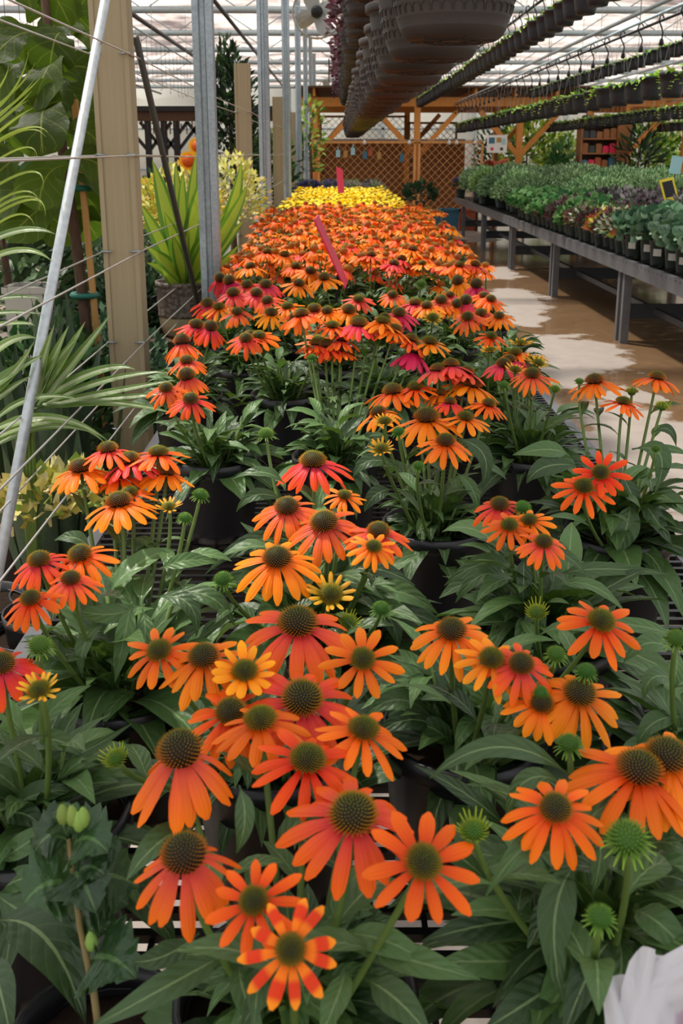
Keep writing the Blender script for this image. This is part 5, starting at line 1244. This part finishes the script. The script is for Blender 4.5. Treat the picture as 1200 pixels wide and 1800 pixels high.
# ---------------------------------------------------------------- individual large leaves that the photo shows clearly
HERO = {  # plant: (base px, mid px, tip px, width px, depth shift at base, tip)
 'L': [((1003, 1365), (880, 1313), (755, 1368), 30, -.02, -.06), ((990, 1378), (925, 1372), (888, 1445), 26, -.03, -.05), ((895, 1460), (825, 1400), (728, 1345), 26, .03, .0), ((1048, 1495), (950, 1472), (852, 1578), 34, -.06, -.10), ((1018, 1512), (975, 1610), (990, 1762), 46, -.06, -.10), ((1112, 1600), (1160, 1625), (1230, 1700), 40, -.06, -.1), ((1075, 1655), (1040, 1700), (985, 1830), 44, -.06, -.12), ((1085, 1640), (1090, 1720), (1060, 1840), 40, -.04, -.1), ((1048, 1440), (1055, 1500), (1040, 1575), 26, -.04, -.06), ((940, 1560), (900, 1600), (800, 1590), 30, .0, -.03), ((1120, 1500), (1165, 1480), (1215, 1510), 26, -.02, -.05), ((1130, 1560), (1170, 1540), (1220, 1560), 30, -.02, -.05), ((960, 1620), (860, 1625), (740, 1655), 40, -.02, -.05), ((950, 1690), (860, 1690), (770, 1690), 44, -.03, -.06), ((990, 1720), (930, 1760), (850, 1810), 46, -.05, -.1), ((870, 1560), (800, 1500), (770, 1490), 26, .0, .0)],
 'A': [((395, 1678), (300, 1730), (145, 1815), 36, -.05, -.10), ((640, 1665), (730, 1690), (845, 1722), 40, -.02, -.05), ((420, 1690), (430, 1750), (465, 1830), 32, -.04, -.08), ((610, 1700), (590, 1760), (560, 1830), 34, -.05, -.1), ((640, 1720), (700, 1760), (760, 1830), 40, -.05, -.1), ((420, 1380), (430, 1440), (415, 1500), 26, .0, -.02), ((600, 1640), (680, 1655), (760, 1700), 36, -.01, -.04), ((350, 1640), (290, 1680), (230, 1690), 36, .0, -.03),],
 'E': [((30, 1330), (90, 1300), (165, 1340), 30, .02, .0), ((30, 1330), (100, 1340), (232, 1272), 28, .02, .0), ((20, 1420), (70, 1395), (130, 1390), 34, .0, -.02), ((0, 1440), (40, 1430), (85, 1465), 34, -.02, -.04), ((-10, 1520), (50, 1480), (90, 1455), 30, -.05, -.06), ((-20, 1590), (40, 1545), (105, 1570), 34, -.06, -.08), ((-10, 1620), (80, 1650), (150, 1800), 62, -.12, -.18), ((-20, 1680), (0, 1740), (20, 1830), 40, -.14, -.2), ((60, 1300), (100, 1240), (160, 1205), 26, .03, .05), ((-20, 1560), (60, 1610), (110, 1590), 44, -.08, -.1)],
 'D': [((232, 1058), (218, 1120), (202, 1200), 24, -.04, -.08), ((255, 1062), (190, 1080), (125, 1068), 28, -.03, -.06), ((250, 1070), (255, 1120), (245, 1180), 24, -.03, -.05), ((270, 1050), (330, 1060), (345, 1120), 24, -.02, -.04), ((300, 1040), (370, 1050), (412, 1100), 26, -.02, -.03), ((280, 1000), (330, 985), (385, 990), 22, .0, .0), ((160, 965), (130, 945), (95, 950), 22, .0, .0), ((190, 1090), (150, 1130), (145, 1190), 24, -.05, -.08)],
 'I': [((1110, 790), (1160, 800), (1150, 868), 28, -.02, -.04), ((1090, 830), (1110, 870), (1120, 900), 24, -.04, -.06), ((1120, 870), (1150, 910), (1182, 960), 28, -.04, -.06), ((1110, 880), (1100, 930), (1085, 975), 32, -.06, -.08), ((1140, 860), (1180, 880), (1220, 915), 26, -.02, -.03), ((1000, 800), (960, 790), (900, 800), 26, .0, -.02), ((1020, 820), (960, 820), (925, 850), 28, -.02, -.03), ((1148, 760), (1175, 755), (1188, 785), 14, .0, .0), ((1140, 790), (1180, 790), (1210, 800), 14, .0, .0)],
 'J': [((920, 975), (920, 1020), (918, 1065), 22, -.05, -.07), ((940, 960), (990, 975), (1030, 1010), 20, -.03, -.05), ((910, 1000), (850, 990), (780, 1030), 26, .0, -.02), ((980, 1010), (1060, 1000), (1180, 1010), 20, .0, .0), ((970, 1030), (1040, 1030), (1100, 1080), 22, -.02, -.04), ((900, 1030), (850, 1010), (800, 1060), 26, -.02, -.03), ((880, 1100), (850, 1060), (806, 1048), 26, -.03, -.03), ((960, 1050), (940, 1100), (950, 1150), 28, -.06, -.09)],
 'K': [((960, 1205), (992, 1240), (1012, 1298), 24, -.05, -.07), ((760, 1240), (720, 1190), (660, 1195), 30, .0, -.02), ((780, 1290), (720, 1265), (650, 1300), 28, -.02, -.04), ((760, 1260), (700, 1230), (640, 1260), 30, -.01, -.03), ((800, 1320), (760, 1280), (715, 1280), 30, -.02, -.03), ((870, 1290), (840, 1210), (790, 1180), 26, .0, .0)],
 'N': [((1190, 1150), (1140, 1130), (1095, 1165), 26, .0, -.02), ((1195, 1200), (1150, 1190), (1130, 1230), 26, -.02, -.04), ((1200, 1260), (1150, 1270), (1120, 1310), 28, -.03, -.05), ((1190, 1140), (1188, 1180), (1180, 1215), 20, -.05, -.07), ((1190, 1120), (1120, 1100), (1010, 1090), 22, .02, .0)],
 'C': [((500, 850), (460, 830), (408, 842), 20, .0, .0), ((500, 880), (450, 870), (415, 900), 18, .0, -.02), ((540, 960), (450, 950), (360, 1010), 26, .0, -.03), ((480, 930), (440, 960), (370, 985), 24, .0, -.02), ((600, 1010), (660, 1000), (730, 1030), 28, .0, -.02), ((640, 1050), (700, 1040), (770, 1080), 30, -.02, -.04), ((620, 1020), (680, 1080), (700, 1140), 30, -.03, -.06), ((500, 1010), (430, 1010), (380, 1060), 24, -.02, -.04)],
 'F': [((800, 770), (850, 800), (845, 860), 22, -.02, -.04), ((800, 830), (830, 860), (838, 900), 16, -.04, -.06), ((700, 820), (650, 810), (620, 840), 22, .0, -.02), ((690, 860), (660, 870), (640, 900), 22, -.02, -.04)],
}
for k, lv in HERO.items():
    P = PL[k]; o = P['o'].location; zp = zcof(P['loc'] + Vector((0, 0, .27))); mb = MB(); r = random.Random(ord(k))
    for (b, m, e, w, d0, d1) in lv:
        za, ze = zp + d0, zp + d1
        def lift(x, y, z):
            p = EYE + ray(x, y) * z
            if p.z < BZ + .05: p = EYE + ray(x, y) * zcof(PZ(x, y, BZ + .05))
            return p - o
        A, Mi, E = lift(*b, za), lift(*m, (za + ze) / 2 - .01), lift(*e, ze)
        mb.leafpath([A, Mi, E], w * zp / F * .62, lanc, N=14, upv=(r.uniform(-.25, .25), -.6, .8), fold=r.uniform(.1, .3), wave=r.uniform(.03, .10), wf=2.5, nu=6, r=r.random(), twist=r.uniform(-.25, .25))
    mb.build('foliage', [M['leaf']], P['o'])
# ---------------------------------------------------------------- light
w = bpy.data.worlds.new('World'); sc.world = w; w.use_nodes = True; nt = w.node_tree; nt.nodes.clear()
sky = nt.nodes.new('ShaderNodeTexSky'); sky.sky_type = 'NISHITA'; sky.sun_disc = False; sky.sun_elevation = math.radians(55); sky.sun_rotation = math.radians(-40); sky.air_density = 1; sky.dust_density = 3
mixn = nt.nodes.new('ShaderNodeMix'); mixn.data_type = 'RGBA'; mixn.inputs[0].default_value = .85; mixn.inputs[7].default_value = (3.15, 3.05, 2.9, 1)
bg = nt.nodes.new('ShaderNodeBackground'); bg.inputs[1].default_value = .36; out = nt.nodes.new('ShaderNodeOutputWorld')
nt.links.new(sky.outputs[0], mixn.inputs[6]); nt.links.new(mixn.outputs[2], bg.inputs[0]); nt.links.new(bg.outputs[0], out.inputs[0])
sl = bpy.data.lights.new('sun', 'SUN'); sl.energy = 4.0; sl.angle = math.radians(3); sl.color = (1, .95, .86)
so = bpy.data.objects.new('sun', sl); COL.objects.link(so); so.location = (-4, 6, 9)
so.rotation_euler = Vector((-.55, .50, 1.25)).to_track_quat('Z', 'Y').to_euler()
sc.view_settings.view_transform = 'Standard'; sc.view_settings.look = 'None'; sc.view_settings.exposure = 0.0
try:
    sc.cycles.use_denoising = True; sc.cycles.max_bounces = 6; sc.cycles.diffuse_bounces = 3; sc.cycles.glossy_bounces = 2; sc.cycles.transmission_bounces = 3
    sc.cycles.caustics_reflective = False; sc.cycles.caustics_refractive = False; sc.cycles.sample_clamp_indirect = 4
except Exception: pass
